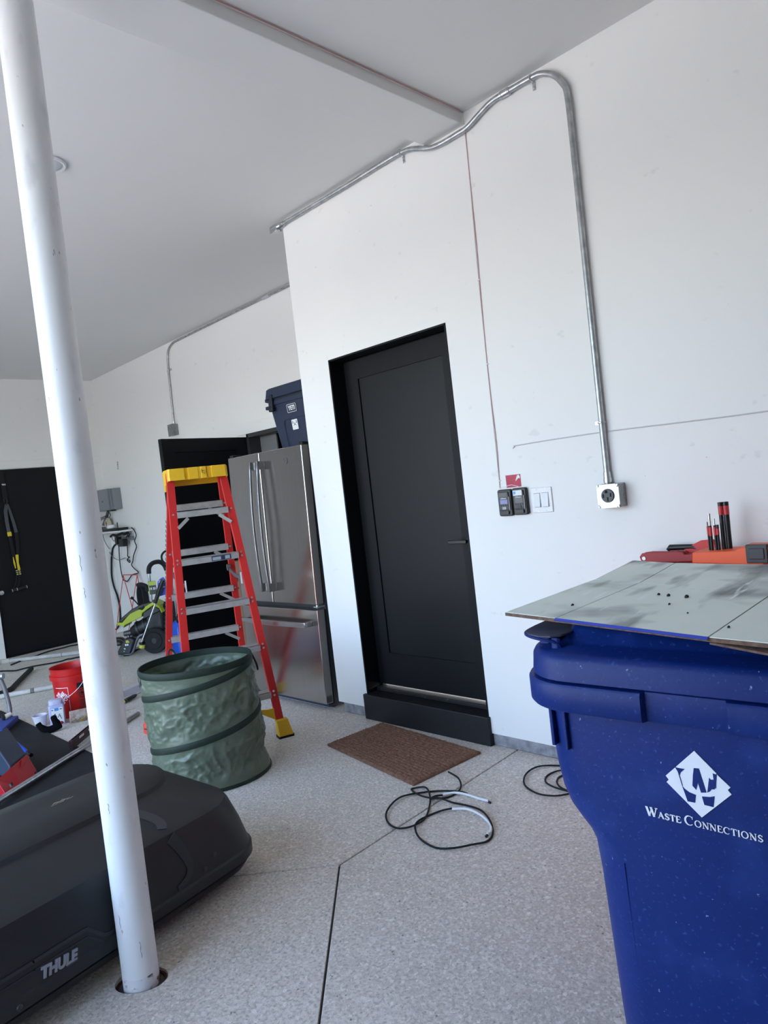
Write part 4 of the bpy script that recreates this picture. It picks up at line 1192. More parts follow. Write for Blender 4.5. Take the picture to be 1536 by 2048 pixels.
    def glyph(ch, x, y, h, wt=1.0):
        if ch in ('O', 'C', 'S'):
            pts, ws = [], []
            if ch == 'O':
                for i in range(25):
                    a_ = 2 * PI * i / 24
                    pts.append((x + h * (0.52 + 0.42 * math.cos(a_)), y + h * (0.5 + 0.49 * math.sin(a_))))
                    ws.append(h * (0.06 + 0.10 * abs(math.cos(a_))) * wt)
                curve(pts, ws)
                return 1.08 * h
            if ch == 'C':
                for i in range(21):
                    a_ = math.radians(48 + 264 * i / 20)
                    pts.append((x + h * (0.52 + 0.42 * math.cos(a_)), y + h * (0.5 + 0.49 * math.sin(a_))))
                    ws.append(h * (0.06 + 0.11 * max(0, -math.cos(a_))) * wt)
                curve(pts, ws)
                stroke((x + h * 0.84, y + h * 0.98), (x + h * 0.84, y + h * 0.68), h * 0.06 * wt)
                return 0.98 * h
            P = smooth_path([(0.62, 0.80, 0), (0.40, 0.98, 0), (0.16, 0.80, 0), (0.26, 0.58, 0), (0.52, 0.44, 0), (0.66, 0.24, 0), (0.40, 0.02, 0), (0.12, 0.20, 0)], 4)
            curve([(x + h * p.x, y + h * p.y) for p in P], [h * (0.07 + 0.09 * math.sin(PI * i / (len(P) - 1))) * wt for i in range(len(P))])
            stroke((x + h * 0.64, y + h * 0.98), (x + h * 0.64, y + h * 0.74), h * 0.05 * wt)
            stroke((x + h * 0.11, y + h * 0.02), (x + h * 0.11, y + h * 0.28), h * 0.05 * wt)
            return 0.76 * h
        w, st, sf = G[ch]
        for p, q, kind in st:
            stroke((x + p[0] * h, y + p[1] * h), (x + q[0] * h, y + q[1] * h), h * (0.17 if kind == 'k' else 0.07) * wt)
        for p in sf:
            stroke((x + (p[0] - 0.14) * h, y + (p[1] * 0.96 + 0.02) * h), (x + (p[0] + 0.14) * h, y + (p[1] * 0.96 + 0.02) * h), h * 0.05 * wt)
        return w * h
    x, y, sl = -0.1005, 0.7660, -0.012
    for word, wt in (('Waste', 1.45), ('Connections', 1.15)):
        for i, ch in enumerate(word):
            h = 0.0175 if i == 0 else 0.0121
            x += glyph(ch.upper(), x, y + sl * (x + 0.1), h, wt) + 0.0007
        x += 0.0052
    L(lt, 'lettering', MATS['decal_white'], smooth=0)
recycling_bin()

def cardboard_sheet():
    t = thing('cardboard_sheet', 'flattened cardboard sheet with creases and black smudges lying on the blue bin', 'cardboard', (1.50, 0.62, 1.128))
    top = mat('smudged_pale_card', (232, 236, 226), 0.8, spec=0.2, var=((222, 228, 218), 4),
              marks=[((150, 150, 148), 5.5, 0.54, 0.74, (1, 0.7, 1)), ((58, 58, 58), 6.0, 0.555, 0.74, (0.55, 1.7, 1)), ((240, 242, 236), 30, 0.66, 0.74, (0.2, 1.5, 1))])
    br = mat('brown_corrugated_edge', (122, 98, 84), 0.9, var=((90, 70, 60), 80))
    bl = mat('blue_card_edge', (44, 66, 168), 0.6)
    P = dict(L=(1.305, 0.980, 1.130), a=(1.277, 0.831, 1.130), c=(1.616, 0.804, 1.146), d=(1.652, 0.943, 1.146), B=(1.900, 0.960, 1.157), e=(1.856, 0.818, 1.156),
             R=(1.210, 0.490, 1.130), x=(1.516, 0.484, 1.144), y=(1.80, 0.470, 1.158), g=(1.175, 0.200, 1.131), h=(1.48, 0.190, 1.142), i=(1.77, 0.18, 1.157))
    P = {k: Vector(v) + Vector((0, 0, 0.002)) for k, v in P.items()}
    def shrink(q, g=0.0022):
        c = sum(q, Vector()) / len(q)
        return [p + (c - p).normalized() * g for p in q]
    for q in ('Lacd', 'aRxc', 'dceB', 'cxye', 'Rghx', 'xhiy'):
        pts = [P[k] for k in q]
        MB().slab(shrink(pts), 0.0014).build('panel', top, t, smooth=0)
    # liner joining the panels and the layer below it
    under = [P[k] - Vector((0, 0, 0.0016)) for k in 'LaRgiyeBd']
    MB().slab(under, 0.0066).build('liner', br, t, smooth=0)
    # printed blue turned-down edge along the front of the middle panel
    q = [P['a'] + Vector((0, 0, 0.0006)), P['R'] + Vector((0, 0, 0.0006)), P['R'] + Vector((-0.005, 0, -0.0035)), P['a'] + Vector((-0.005, 0, -0.0035))]
    MB().slab(q, 0.0012).build('blue_edge', bl, t, smooth=0)
    # loose lower flap sagging at the front right
    f = [P['R'] + Vector((0.004, 0.0, -0.010)), P['g'] + Vector((0.0, 0.0, -0.034)), P['h'] + Vector((-0.16, 0, -0.012)), P['x'] + Vector((-0.16, 0, -0.010))]
    MB().slab(f, 0.004).build('loose_flap', br, t, smooth=0)
    # crumbs of swarf on the sheet
    for k, (x, y, z, s, where) in enumerate(((1.496, 0.703, 1.1425, 5, 'first of three in the middle row'), (1.489, 0.678, 1.142, 6, 'middle one of the row of three'), (1.480, 0.635, 1.142, 7, 'largest, at the end of the row of three'), (1.414, 0.644, 1.1395, 4, 'just before the row of three'), (1.379, 0.848, 1.1365, 5, 'alone on the outer panel'), (1.273, 0.478, 1.1338, 4, 'near the crease by the front edge'), (1.351, 0.581, 1.1375, 3, 'smallest, halfway to the front edge'))):
        s *= 0.001
        o = MB().lathe([(s * 0.5, 0), (s * 0.62, s * 0.4), (s * 0.3, s * 0.8), (0, s * 0.85)], (x, y, z + 0.0015), 7).box((x - s, y - s * 0.3, z + 0.0015), (x + s * 0.4, y + s * 0.3, z + s * 0.5 + 0.0015)).build('debris_crumb', mat('crumb_black', (26, 25, 25), 0.7), smooth=0)
        tag(o, 'black crumb on the smudged cardboard, ' + where, 'debris', 'crumbs on the cardboard')
cardboard_sheet()

# ------------------------------------------------------------------ tool chest against the wall and the tools on it
def tools():
    zt = 1.000
    t = thing('tool_chest', 'red tool chest against the white wall behind the blue bin', 'chest', (2.67, 0.85, 0.0))
    mr = mat('red_enamel', (204, 26, 24), 0.35, spec=0.5)
    MB().box((2.43, 0.30, 0.06), (2.925, 1.395, zt - 0.03)).build('carcass', mr, t, smooth=0, bevel=0.006)
    MB().box((2.42, 0.29, zt - 0.03), (2.928, 1.40, zt)).build('lid', mr, t, smooth=0, bevel=0.005)
    for k in range(4):
        z0 = 0.12 + 0.2 * k
        d = MB().box((2.418, 0.33, z0), (2.432, 1.385, z0 + 0.185)).build('drawer', mr, t, smooth=0, bevel=0.003)
        MB().box((2.40, 0.38, z0 + 0.15), (2.418, 1.335, z0 + 0.165)).build('pull', M_ALU, d, smooth=0, bevel=0.002)
    for x in (2.5, 2.86):
        for y in (0.38, 1.33):
            MB().lathe([(0.02, -0.012), (0.03, -0.010), (0.03, 0.010), (0.02, 0.012)], (x, y, 0.030), 18, Matrix.Rotation(PI / 2, 3, 'X'), closed=True).box((x - 0.012, y - 0.012, 0.03), (x + 0.012, y + 0.012, 0.062)).build('caster', M_BLACKMATTE, t)
    MX = Matrix(((0, 0, 1, 0), (1, 0, 0, 0), (0, 1, 0, 0), (0, 0, 0, 1)))     # prism (y,z) extruded along x
    # orange bit case
    x0, x1 = 2.72, 2.85
    c = thing('bit_case', 'open orange plastic bit case holding red-banded drivers on the red chest', 'case', (2.785, 0.85, zt))
    og = mat('orange_plastic', (228, 88, 36), 0.45)
    tr = [(1.135, zt + 0.020), (1.130, zt + 0.062), (0.975, zt + 0.066), (0.955, zt + 0.078), (0.55, zt + 0.082), (0.55, zt + 0.022), (0.875, zt + 0.022), (0.885, zt + 0.012), (1.05, zt + 0.018)]
    MB().prism(tr, x0, x1, MX).build('tray', og, c, smooth=0, bevel=0.004)
    MB().box((x0 + 0.003, 0.55, zt), (x1 - 0.003, 1.12, zt + 0.020)).build('case_base', mat('dark_red_case', (150, 20, 18), 0.45), c, smooth=0, bevel=0.003)
    MB().box((x0 - 0.006, 0.862, zt + 0.020), (x0 + 0.012, 0.935, zt + 0.088)).box((x0 - 0.010, 0.872, zt + 0.035), (x0, 0.925, zt + 0.075)).build('latch', mat('latch_charcoal', (52, 54, 58), 0.5), c, smooth=0, bevel=0.003)
    bk, rb = M_BLACKPL, mat('red_band', (190, 58, 60), 0.45)
    def driver(y, x, r, h, band0, band1, lab, tip=None, group='drivers standing in the orange case'):
        d = thing('nut_driver', lab, 'driver', (x, y, zt + 0.06), group=group)
        MB().cyl((x, y, zt + 0.055), (x, y, zt + h), r, n=14).build('shaft', bk, d)
        MB().cyl((x, y, zt + band0), (x, y, zt + band1), r + 0.0008, n=14).build('band', rb, d)
        if tip:
            MB().cyl((x, y, zt + h), (x, y, zt + h + tip[0]), tip[1], n=12).build('tip', tip[2], d)
        else:
            MB().cyl((x, y, zt + h - 0.014), (x, y, zt + h), r + 0.001, n=14).build('socket_end', mat('socket_dark', (36, 36, 38), 0.4), d)
    driver(1.036, 2.79, 0.0075, 0.243, 0.195, 0.230, 'thinner of the two tall black drivers with red bands')
    driver(1.020, 2.80, 0.0105, 0.243, 0.195, 0.230, 'thicker of the two tall black drivers with red bands')
    driver(1.084, 2.775, 0.0032, 0.155, 0.122, 0.154, 'shortest thin driver at the outer end of the row', (0.016, 0.0018, bk))
    driver(1.073, 2.77, 0.0058, 0.158, 0.118, 0.152, 'short red-banded driver with tall silver socket tip', (0.046, 0.0052, M_ZINC))
    driver(1.057, 2.772, 0.0046, 0.158, 0.120, 0.152, 'short red-banded driver with narrow silver tip', (0.026, 0.003, M_ZINC))
    driver(1.046, 2.768, 0.0050, 0.160, 0.122, 0.152, 'short red-banded driver touching the tall pair')
    for k, y in enumerate((0.842, 0.822, 0.800)):
        o = MB().cyl((2.79, y, zt + 0.078), (2.79, y, zt + 0.090), 0.0042, n=8).cyl((2.79, y, zt + 0.090), (2.79, y, zt + 0.103), 0.0028, 0.0020, n=8).build('driver_bit', mat('bit_dark', (40, 36, 38), 0.4, metal=0.6))
        tag(o, 'dark driver bit in the orange case, ' + ('nearest the latch', 'middle of the three', 'farthest from the latch')[k], 'bit', 'bits in the orange case')
    # folding hex key set
    f = thing('hex_key_set', 'red folding hex key set lying at the chest edge with steel keys', 'tool', (2.86, 1.27, zt))
    rd = mat('faded_red_grip', (150, 34, 36), 0.5)
    grip = [(1.400, zt + 0.012), (1.405, zt + 0.028), (1.393, zt + 0.043), (1.36, zt + 0.047), (1.30, zt + 0.046), (1.25, zt + 0.049), (1.22, zt + 0.045), (1.215, zt + 0.036), (1.19, zt + 0.036), (1.175, zt + 0.047), (1.145, zt + 0.047), (1.14, zt + 0.02), (1.17, zt + 0.010), (1.26, zt + 0.006), (1.38, zt + 0.004)]
    MB().prism(grip, 2.845, 2.853, MX).build('grip_plate', rd, f, smooth=0, bevel=0.002)
    MB().prism(grip, 2.875, 2.883, MX).build('grip_plate', rd, f, smooth=0, bevel=0.002)
    for y, z in ((1.385, zt + 0.022), (1.158, zt + 0.024)):
        MB().cyl((2.842, y, z), (2.886, y, z), 0.008, n=14).build('pivot_screw', M_STEEL, f)
    for k in range(3):
        MB().bar((2.857 + 0.007 * k, 1.385, zt + 0.020 + 0.003 * k), (2.857 + 0.007 * k, 1.10, zt + 0.006 + 0.006 * k), 0.004, 0.004).build('steel_key', M_STEEL, f, smooth=0)
    b = thing('folding_tool', 'black and red folding tool resting behind the red hex key set', 'tool', (2.90, 1.22, zt))
    MB().tube([(2.902, 1.305, zt + 0.048), (2.902, 1.295, zt + 0.058), (2.902, 1.20, zt + 0.060), (2.902, 1.17, zt + 0.045)], [0.008, 0.013, 0.011, 0.008], 12).build('black_handle', M_BLACKPL, b)
    MB().prism([(1.235, zt + 0.052), (1.165, zt + 0.085), (1.115, zt + 0.088), (1.105, zt + 0.050), (1.14, zt + 0.030), (1.14, zt), (1.20, zt)], 2.893, 2.912, MX).build('red_handle', mat('bright_red_grip', (196, 44, 40), 0.5), b, smooth=0, bevel=0.003)
tools()

# ------------------------------------------------------------------ things on the floor near the door
def door_mat():
    A, B_, D_, E_ = Vector((2.480, 3.222, 0)), Vector((2.890, 3.185, 0)), Vector((2.816, 2.370, 0)), Vector((2.342, 2.412, 0))
    c = (A + B_ + D_ + E_) / 4
    nx, ny = 64, 100
    vs, fs = [], []
    for side in (0, 1):
        for i in range(nx + 1):
            for j in range(ny + 1):
                u, v = i / nx, j / ny
                p = A.lerp(B_, u).lerp(E_.lerp(D_, u), v)
                if side == 0:
                    e = min(u, 1 - u) * 0.43 / 0.010
                    f_ = min(v, 1 - v) * 0.83 / 0.010
                    k = min(1.0, min(e, f_))
                    row = math.sin(u * 0.43 / 0.011 * PI)
                    z = 0.011 + 0.0075 * k + 0.0022 * k * row + 0.0055 * k * noise.noise(p * 130) + 0.003 * noise.noise(p * 300)
                    p = p + Vector((noise.noise(p * 200), noise.noise(p * 200 + Vector((9, 0, 0))), 0)) * 0.003
                else:
                    z = 0.001
                vs.append(Vector((p.x, p.y, z)))
    n1 = (nx + 1) * (ny + 1)
    def id(s_, i, j): return s_ * n1 + i * (ny + 1) + j
    for i in range(nx):
        for j in range(ny):
            fs.append((id(0, i, j), id(0, i + 1, j), id(0, i + 1, j + 1), id(0, i, j + 1)))
    for j in range(ny):
        fs.append((id(0, 0, j), id(0, 0, j + 1), id(1, 0, j + 1), id(1, 0, j)))
        fs.append((id(0, nx, j), id(1, nx, j), id(1, nx, j + 1), id(0, nx, j + 1)))
    for i in range(nx):
        fs.append((id(0, i, 0), id(1, i, 0), id(1, i + 1, 0), id(0, i + 1, 0)))
        fs.append((id(0, i, ny), id(0, i + 1, ny), id(1, i + 1, ny), id(1, i, ny)))
    fs.append((id(1, 0, 0), id(1, 0, ny), id(1, nx, ny), id(1, nx, 0)))
    m = mat('brown_coir', (140, 108, 88), 0.95, spec=0.1, var=((114, 84, 68), 60), bump=(0.6, 420), marks=[((164, 132, 110), 240, 0.58, 0.72)])
    o = MB().add(vs, fs).build('doormat', m, smooth=0)
    tag(o, 'plain brown coir doormat on the floor before the black door', 'doormat')
door_mat()

def coils():
    r = 0.0042
    t = thing('looped_cable', 'thin black cable with white-taped ends looped on the floor by the doormat', 'cable', (2.2, 2.1, 0))
    def lift(P, z0=0.0):
        return [Vector((x, y, r + z0 + (0.004 * (1 + math.sin(i * 1.7))))) for i, (x, y) in enumerate(P)]
    c1 = [(2.542, 2.360), (2.500, 2.259), (2.428, 2.190), (2.342, 2.182), (2.283, 2.222), (2.268, 2.300), (2.300, 2.385), (2.322, 2.385), (2.345, 2.340), (2.312, 2.282), (2.237, 2.212), (2.120, 2.136), (2.032, 2.129), (1.991, 2.178), (2.015, 2.262), (2.081, 2.329), (2.201, 2.367), (2.297, 2.328), (2.362, 2.260), (2.394, 2.166), (2.396, 2.123)]
    c2 = [(2.267, 2.239), (2.293, 2.216), (2.298, 2.131), (2.314, 2.058), (2.301, 1.972), (2.250, 1.886), (2.180, 1.818), (2.115, 1.796), (2.052, 1.823), (1.991, 1.874), (1.965, 1.943), (1.981, 2.039), (2.032, 2.112), (2.089, 2.144), (2.159, 2.142), (2.212, 2.116), (2.246, 2.088)]
    MB().tube(smooth_path(lift(c1), 6), r, 8).build('black_loop', M_BLACKMATTE, t)
    MB().tube(smooth_path(lift(c2), 6), r, 8).build('black_loop', M_BLACKMATTE, t)
    MB().tube(smooth_path(lift([(2.271, 2.242), (2.301, 2.232), (2.333, 2.217)]), 6), r, 8).build('black_loop', M_BLACKMATTE, t)
    wt = mat('white_tape', (232, 234, 236), 0.5)
    for P in ([(2.333, 2.217), (2.370, 2.176), (2.392, 2.120), (2.393, 2.049), (2.388, 1.995)], [(2.246, 2.088), (2.274, 2.025), (2.269, 1.947), (2.233, 1.873), (2.178, 1.826), (2.150, 1.822)]):
        q = MB().tube(smooth_path(lift(P, 0.001), 6), r + 0.0012, 8).build('white_taped_end', wt, t)
        q['label'] = 'white taped end'
    MB().cyl((2.152, 1.8225, 0.008), (2.138, 1.822, 0.006), 0.005, n=8).cyl((2.388, 1.996, 0.006), (2.386, 1.984, 0.006), 0.005, n=8).build('end_plug', M_BLACKPL, t)
    t = thing('coiled_cable', 'thin black cable in three loops on the floor beside the blue bin', 'cable', (2.70, 1.86, 0))
    for P in ([(2.634, 1.735), (2.576, 1.775), (2.566, 1.858), (2.614, 1.958), (2.702, 2.012), (2.801, 2.012), (2.870, 1.948), (2.892, 1.85), (2.84, 1.74), (2.72, 1.70)],
              [(2.651, 1.745), (2.648, 1.819), (2.685, 1.890), (2.753, 1.925), (2.820, 1.898), (2.86, 1.82)], [(2.651, 1.745), (2.661, 1.796), (2.710, 1.847), (2.772, 1.869), (2.83, 1.84)]):
        MB().tube(smooth_path(lift(P), 6), r, 8).build('loop', M_BLACKMATTE, t)
coils()

# ------------------------------------------------------------------ clutter on the floor by the back wall
def rubber_mat():
    o = MB().prism(rrect(-0.6, 3.80, 1.632, 6.32, 0.01, 2), 0.0005, 0.012).build('rubber_mat', mat('black_rubber_flooring', (38, 37, 37), 0.85, spec=0.3, var=((30, 30, 31), 7), bump=(0.2, 160), marks=[((92, 90, 86), 130, 0.68, 0.74)]), smooth=0)
    tag(o, 'large speckled black rubber gym mat covering the floor beyond the roof box', 'mat')
rubber_mat()

def bucket():
    c = Vector((1.960, 5.585, 0))
    t = thing('bucket', 'red plastic bucket with white logo square, half behind the white post', 'bucket', c)
    prof = [(0.0, 0.006), (0.130, 0.006), (0.131, 0.0), (0.134, 0.004), (0.146, 0.285), (0.160, 0.288), (0.161, 0.318), (0.149, 0.322), (0.152, 0.365), (0.156, 0.366), (0.157, 0.372), (0.150, 0.372), (0.147, 0.360), (0.142, 0.30), (0.128, 0.012), (0.0, 0.010)]
    MB().lathe(prof, c, 56).build('pail', M_RED, t)
    def rad(z): return 0.1342 + 0.012 * z / 0.285
    def patch(a0, a1, z0, z1, o=0.0008, n=10):
        rows = []
        for zz in (z0, z1):
            rows.append([c + Vector((math.cos(a0 + (a1 - a0) * i / n) * (rad(zz) + o), math.sin(a0 + (a1 - a0) * i / n) * (rad(zz) + o), zz)) for i in range(n + 1)])
        vs = rows[0] + rows[1]
        # outer skin with a hair of thickness
        vin = [c + (Vector((p.x - c.x, p.y - c.y, 0)) * (1 - 0.0006 / 0.14)) + Vector((0, 0, p.z)) for p in vs]
        N = n + 1
        fs = [(i, i + 1, N + i + 1, N + i) for i in range(n)]
        return MB().add(vs, fs)
    # bearing of the camera from the bucket
    b0 = math.atan2(-c.y, -c.x)
    wl = MB()
    A0, A1 = b0 - 1.02, b0 - 0.30
    # thin white frame and tilted lettering square
    for (x0, x1, z0, z1) in ((A0, A1, 0.232, 0.236), (A1 - 0.02, A1, 0.03, 0.236)):
        m_ = patch(x0, x1, z0, z1, 0.001)
        wl.add(m_.v, m_.f)
    wl.build('logo_frame', M_PRINT, t)
    def pt(a, z, o=0.0014):
        return c + Vector((math.cos(a) * (rad(z) + o), math.sin(a) * (rad(z) + o), z))
    def wrap(mb, a_c, z_c, rot, o):
        # bend flat artwork (metres) round the pail about bearing a_c
        c_, s_ = math.cos(rot), math.sin(rot)
        out = MB()
        vs = []
        for p in mb.v:
            u, w = p.x * c_ - p.y * s_, p.x * s_ + p.y * c_
            vs.append(pt(a_c + u / 0.14, z_c + w, o + p.z))
        return out.add(vs, mb.f)
    art = MB()
    n_ = 6
    for i in range(n_):
        for j in range(n_):
            x0, y0, d_ = -0.052 + 0.104 * i / n_, -0.052 + 0.104 * j / n_, 0.104 / n_
            art.add([(x0, y0, 0), (x0 + d_, y0, 0), (x0 + d_, y0 + d_, 0), (x0, y0 + d_, 0)], [(0, 1, 2, 3)])
    lg = wrap(art, b0 - 0.72, 0.158, math.radians(45), 0.0012).build('logo_square', mat('logo_red', (188, 18, 26), 0.5), t, smooth=0)
    for word, y_, sz in (('THE', 0.034, 0.030), ('HOME', 0.006, 0.044), ('DEPOT', -0.030, 0.040)):
        tm = text_mb(word, sz, Matrix.Translation((0, y_, 0)), 0.0, 0.0014, sx=0.80)
        wrap(tm, b0 - 0.72, 0.158, math.radians(45), 0.0022).build('logo_lettering', mat('logo_white', (230, 220, 228), 0.6), lg, smooth=0)
    wb = patch(b0 + 0.13, b0 + 0.75, 0.035, 0.255, 0.0010)
    w = wb.build('warning_label', mat('warning_dark_red', (150, 26, 20), 0.5), t)
    k = patch(b0 + 0.13, b0 + 0.75, 0.215, 0.255, 0.0016)
    for i in range(6):
        q = patch(b0 + 0.22, b0 + 0.70 - 0.06 * (i % 2), 0.060 + 0.012 * i, 0.0635 + 0.012 * i, 0.0016)
        k.add(q.v, q.f)
    ring = [pt(b0 + 0.38 + math.cos(x) * 0.19, 0.172 + math.sin(x) * 0.030, 0.0018) for x in [2 * PI * i / 24 for i in range(24)]]
    k.tube(ring, 0.0018, 4, closed=True)
    k.tube([pt(b0 + 0.25, 0.190, 0.0018), pt(b0 + 0.51, 0.154, 0.0018)], 0.0016, 4)
    k.tube([pt(b0 + 0.30, 0.176, 0.0018), pt(b0 + 0.36, 0.182, 0.0018), pt(b0 + 0.42, 0.174, 0.0018)], 0.005, 6)
    k.tube([pt(b0 + 0.36, 0.170, 0.0018), pt(b0 + 0.34, 0.158, 0.0018)], 0.003, 5)
    k.build('warning_print', M_BLKPRINT, w)
    bc = patch(b0 + 0.16, b0 + 0.44, 0.026, 0.046, 0.0018).build('barcode', M_LAB, w)
    bl = MB()
    for i in range(12):
        q = patch(b0 + 0.20 + 0.018 * i, b0 + 0.20 + 0.018 * i + 0.006 + 0.004 * (i % 3 == 0), 0.030, 0.042, 0.0024, 1)
        bl.add(q.v, q.f)
    bl.build('bar_lines', M_BLKPRINT, bc, smooth=0)
    pts = [pt(b0 + 0.55, 0.292, 0.022), pt(b0 + 0.35, 0.255, 0.030), pt(b0 + 0.1, 0.215, 0.034), pt(b0 - 0.25, 0.175, 0.033), pt(b0 - 0.6, 0.155, 0.030), pt(b0 - 0.9, 0.150, 0.026)]
    MB().tube(smooth_path(pts, 5), 0.0024, 6).build('bail_wire', M_WHITEPL, t)
    g = [pt(b0 - 0.9, 0.150, 0.026), pt(b0 - 1.2, 0.155, 0.026)]
    MB().tube(g, 0.007, 10).build('bail_grip', M_WHITEPL, t)
bucket()

def small_floor_things():
    # translucent tub of screws
    c = Vector((1.765, 5.435, 0))
    cd = (Vector((0, 0, 0)) - c).normalized()
    rt = Vector((-cd.y, cd.x, 0))
    M = frame(c, rt, (0, 0, 1))                   # local: x right in view, y up, z toward the camera
    t = thing('fastener_jar', 'translucent square jar of fasteners with paper label before the red bucket', 'jar', c)
    jm = mat('milky_blue_plastic', (172, 174, 210), 0.3, spec=0.5)
    Ms = M @ Matrix(((1, 0, 0, 0), (0, 0, 1, 0), (0, -1, 0, 0), (0, 0, 0, 1)))
    rs = []
    for z, w in ((0.0, 0.046), (0.006, 0.051), (0.135, 0.053), (0.145, 0.050), (0.150, 0.044)):
        rs.append([M @ Vector((x, z, y)) for x, y in rrect(-w, -w * 0.8, w, w * 0.8, 0.014, 4)])
    MB().rings(rs).build('jar_body', jm, t, smooth=40)
    MB().rings([[M @ Vector((x, z, y)) for x, y in rrect(-w, -w * 0.85, w, w * 0.85, 0.03, 5)] for z, w in ((0.150, 0.045), (0.152, 0.047), (0.180, 0.047), (0.183, 0.044))]).build('jar_lid', mat('milky_lid', (190, 190, 214), 0.35), t, smooth=40)
    lb = MB().box((-0.036, 0.018, 0.0425), (0.042, 0.128, 0.0437), M).build('paper_label', M_LAB, t, smooth=0)
    MB().box((-0.014, 0.108, 0.0437), (0.014, 0.128, 0.0442), M).build('label_blue', mat('label_blue', (70, 140, 200), 0.6), lb, smooth=0)
    sc = MB()
    for x, y, a in ((-0.012, 0.075, 0.5), (0.010, 0.070, -0.2), (0.022, 0.058, 0.7), (-0.018, 0.055, 1.0)):
        d = Vector((math.cos(a + 1.2), math.sin(a + 1.2), 0)) * 0.014
        p = Vector((x, y, 0.044))
        sc.bar(M @ (p - d), M @ (p + d), 0.004, 0.001, cd).bar(M @ (p + d * 0.8 - Vector((0.005, 0, 0))), M @ (p + d * 0.8 + Vector((0.005, 0, 0))), 0.004, 0.001, cd)
    sc.box((-0.030, 0.022, 0.0437), (-0.014, 0.032, 0.0442), M).box((-0.034, 0.114, 0.0437), (-0.022, 0.120, 0.0442), M).box((0.020, 0.114, 0.0437), (0.036, 0.120, 0.0442), M)
    sc.build('label_print', mat('label_navy', (44, 50, 80), 0.6), lb, smooth=0)
    # white cup
    c2 = Vector((1.675, 5.525, 0))
    o = MB().lathe([(0.0, 0.003), (0.036, 0.0), (0.050, 0.075), (0.055, 0.076), (0.055, 0.082), (0.047, 0.082), (0.034, 0.006), (0.0, 0.006)], c2, 32).build('white_tub', mat('tub_white', (206, 204, 212), 0.5))
    tag(o, 'small round white plastic tub behind the black knit glove', 'tub')
    # black glove
    t = thing('knit_glove', 'crumpled black knit glove with red trim in front of the jar', 'glove', (1.66, 5.28, 0.0))
    gm = mat('black_knit', (14, 14, 16), 0.95, spec=0.1, bump=(0.3, 300))
    g0 = Vector((1.66, 5.285, 0.028))
    G_ = lambda x, z, d: g0 + rt * x + Vector((0, 0, z)) + cd * d
    MB().tube(smooth_path([G_(-0.075, 0.055, 0.0), G_(-0.055, 0.020, 0.01), G_(-0.015, -0.004, 0.015), G_(0.03, 0.0, 0.01), G_(0.072, 0.012, 0.0)], 4), [0.020] * 4 + [0.024] * 4 + [0.026] * 4 + [0.026] * 4 + [0.022], 12).build('glove_palm', gm, t, sub=1)
    MB().tube(smooth_path([G_(0.05, 0.015, 0.0), G_(0.035, 0.045, 0.002), G_(0.026, 0.085, 0.0)], 4), [0.026] * 4 + [0.022] * 4 + [0.012], 10).build('glove_cuff', gm, t, sub=1)
    MB().tube([G_(0.074, 0.034, 0.0), G_(0.078, 0.010, 0.004)], [0.012, 0.016], 10).build('red_trim', mat('red_trim', (150, 34, 48), 0.8), t, sub=1)
    # pouch of fixings
    t = thing('fixings_pouch', 'clear plastic pouch of mixed fixings leaning against the red bucket', 'pouch', (1.875, 5.345, 0.0))
    p0 = Vector((1.875, 5.345, 0.0))
    P_ = lambda x, z, d: p0 + rt * x + Vector((0, 0, z)) + cd * d
    pm = mat('clear_pouch', (176, 166, 160), 0.25, spec=0.5, var=((150, 120, 96), 30), marks=[((205, 170, 70), 18, 0.60, 0.66), ((96, 84, 74), 40, 0.64, 0.70)])
    rs = []
    for z, w, dd in ((0.0, 0.058, 0.016), (0.020, 0.062, 0.030), (0.045, 0.062, 0.022), (0.070, 0.064, 0.008), (0.082, 0.064, 0.003)):
        rs.append([P_(x + 0.012 * z / 0.08, z, y + 0.010 - z * 0.3) for x, y in rrect(-w, -dd, w, dd, min(dd, 0.012) * 0.95, 4)])
    MB().rings(rs).build('pouch_bag', pm, t, smooth=50)
    bits = MB()
    for i in range(9):
        q = P_(-0.045 + 0.011 * i, 0.014 + 0.006 * (i % 3), 0.033)
        bits.bar(q, q + rt * 0.012 + Vector((0, 0, 0.006 * ((i * 7) % 3 - 1))), 0.005, 0.005)
    bits.build('fixings', mat('fixing_brass', (150, 130, 96), 0.4, metal=0.7), t, smooth=0)
    bpy.context.scene.objects['fixings']['kind'] = 'stuff'
    # PVC pipes
    t = thing('pvc_pipe', 'long white plastic pipe lying along the foot of the back wall', 'pipe', (2.60, 8.2, 0))
    a, b = Vector((2.33, 8.49, 0.022)), Vector((3.05, 7.83, 0.022))
    MB().cyl(a, b, 0.021).build('pipe', M_WHITEPVC, t)
    m_ = a.lerp(b, 0.60)
    d_ = (b - a).normalized()
    MB().cyl(m_ - d_ * 0.004, m_ + d_ * 0.004, 0.0218).build('joint_band', mat('band_grey', (120, 118, 116), 0.7), t)
    MB().cyl(a - d_ * 0.10, a + d_ * 0.02, 0.028).tube([a - d_ * 0.07, a - d_ * 0.07 + Vector((-0.08, -0.03, 0.002))], 0.026, 14).build('pipe_elbow', mat('pvc_fitting', (196, 190, 178), 0.55), t)
    t = thing('pvc_pipe', 'white plastic pipe with grey print lying beside the red bucket', 'pipe', (1.95, 6.7, 0))
    a, b = Vector((1.50, 6.905, 0.022)), Vector((2.42, 6.50, 0.022))
    MB().cyl(a, b, 0.021).build('pipe', M_WHITEPVC, t)
    m_, d_ = Vector((1.995, 6.687, 0.022)), (b - a).normalized()
    MB().cyl(m_ - d_ * 0.016, m_ + d_ * 0.016, 0.0216).build('printed_band', mat('band_print', (128, 122, 120), 0.6, marks=[((60, 56, 56), 160, 0.5, 0.6)]), t)
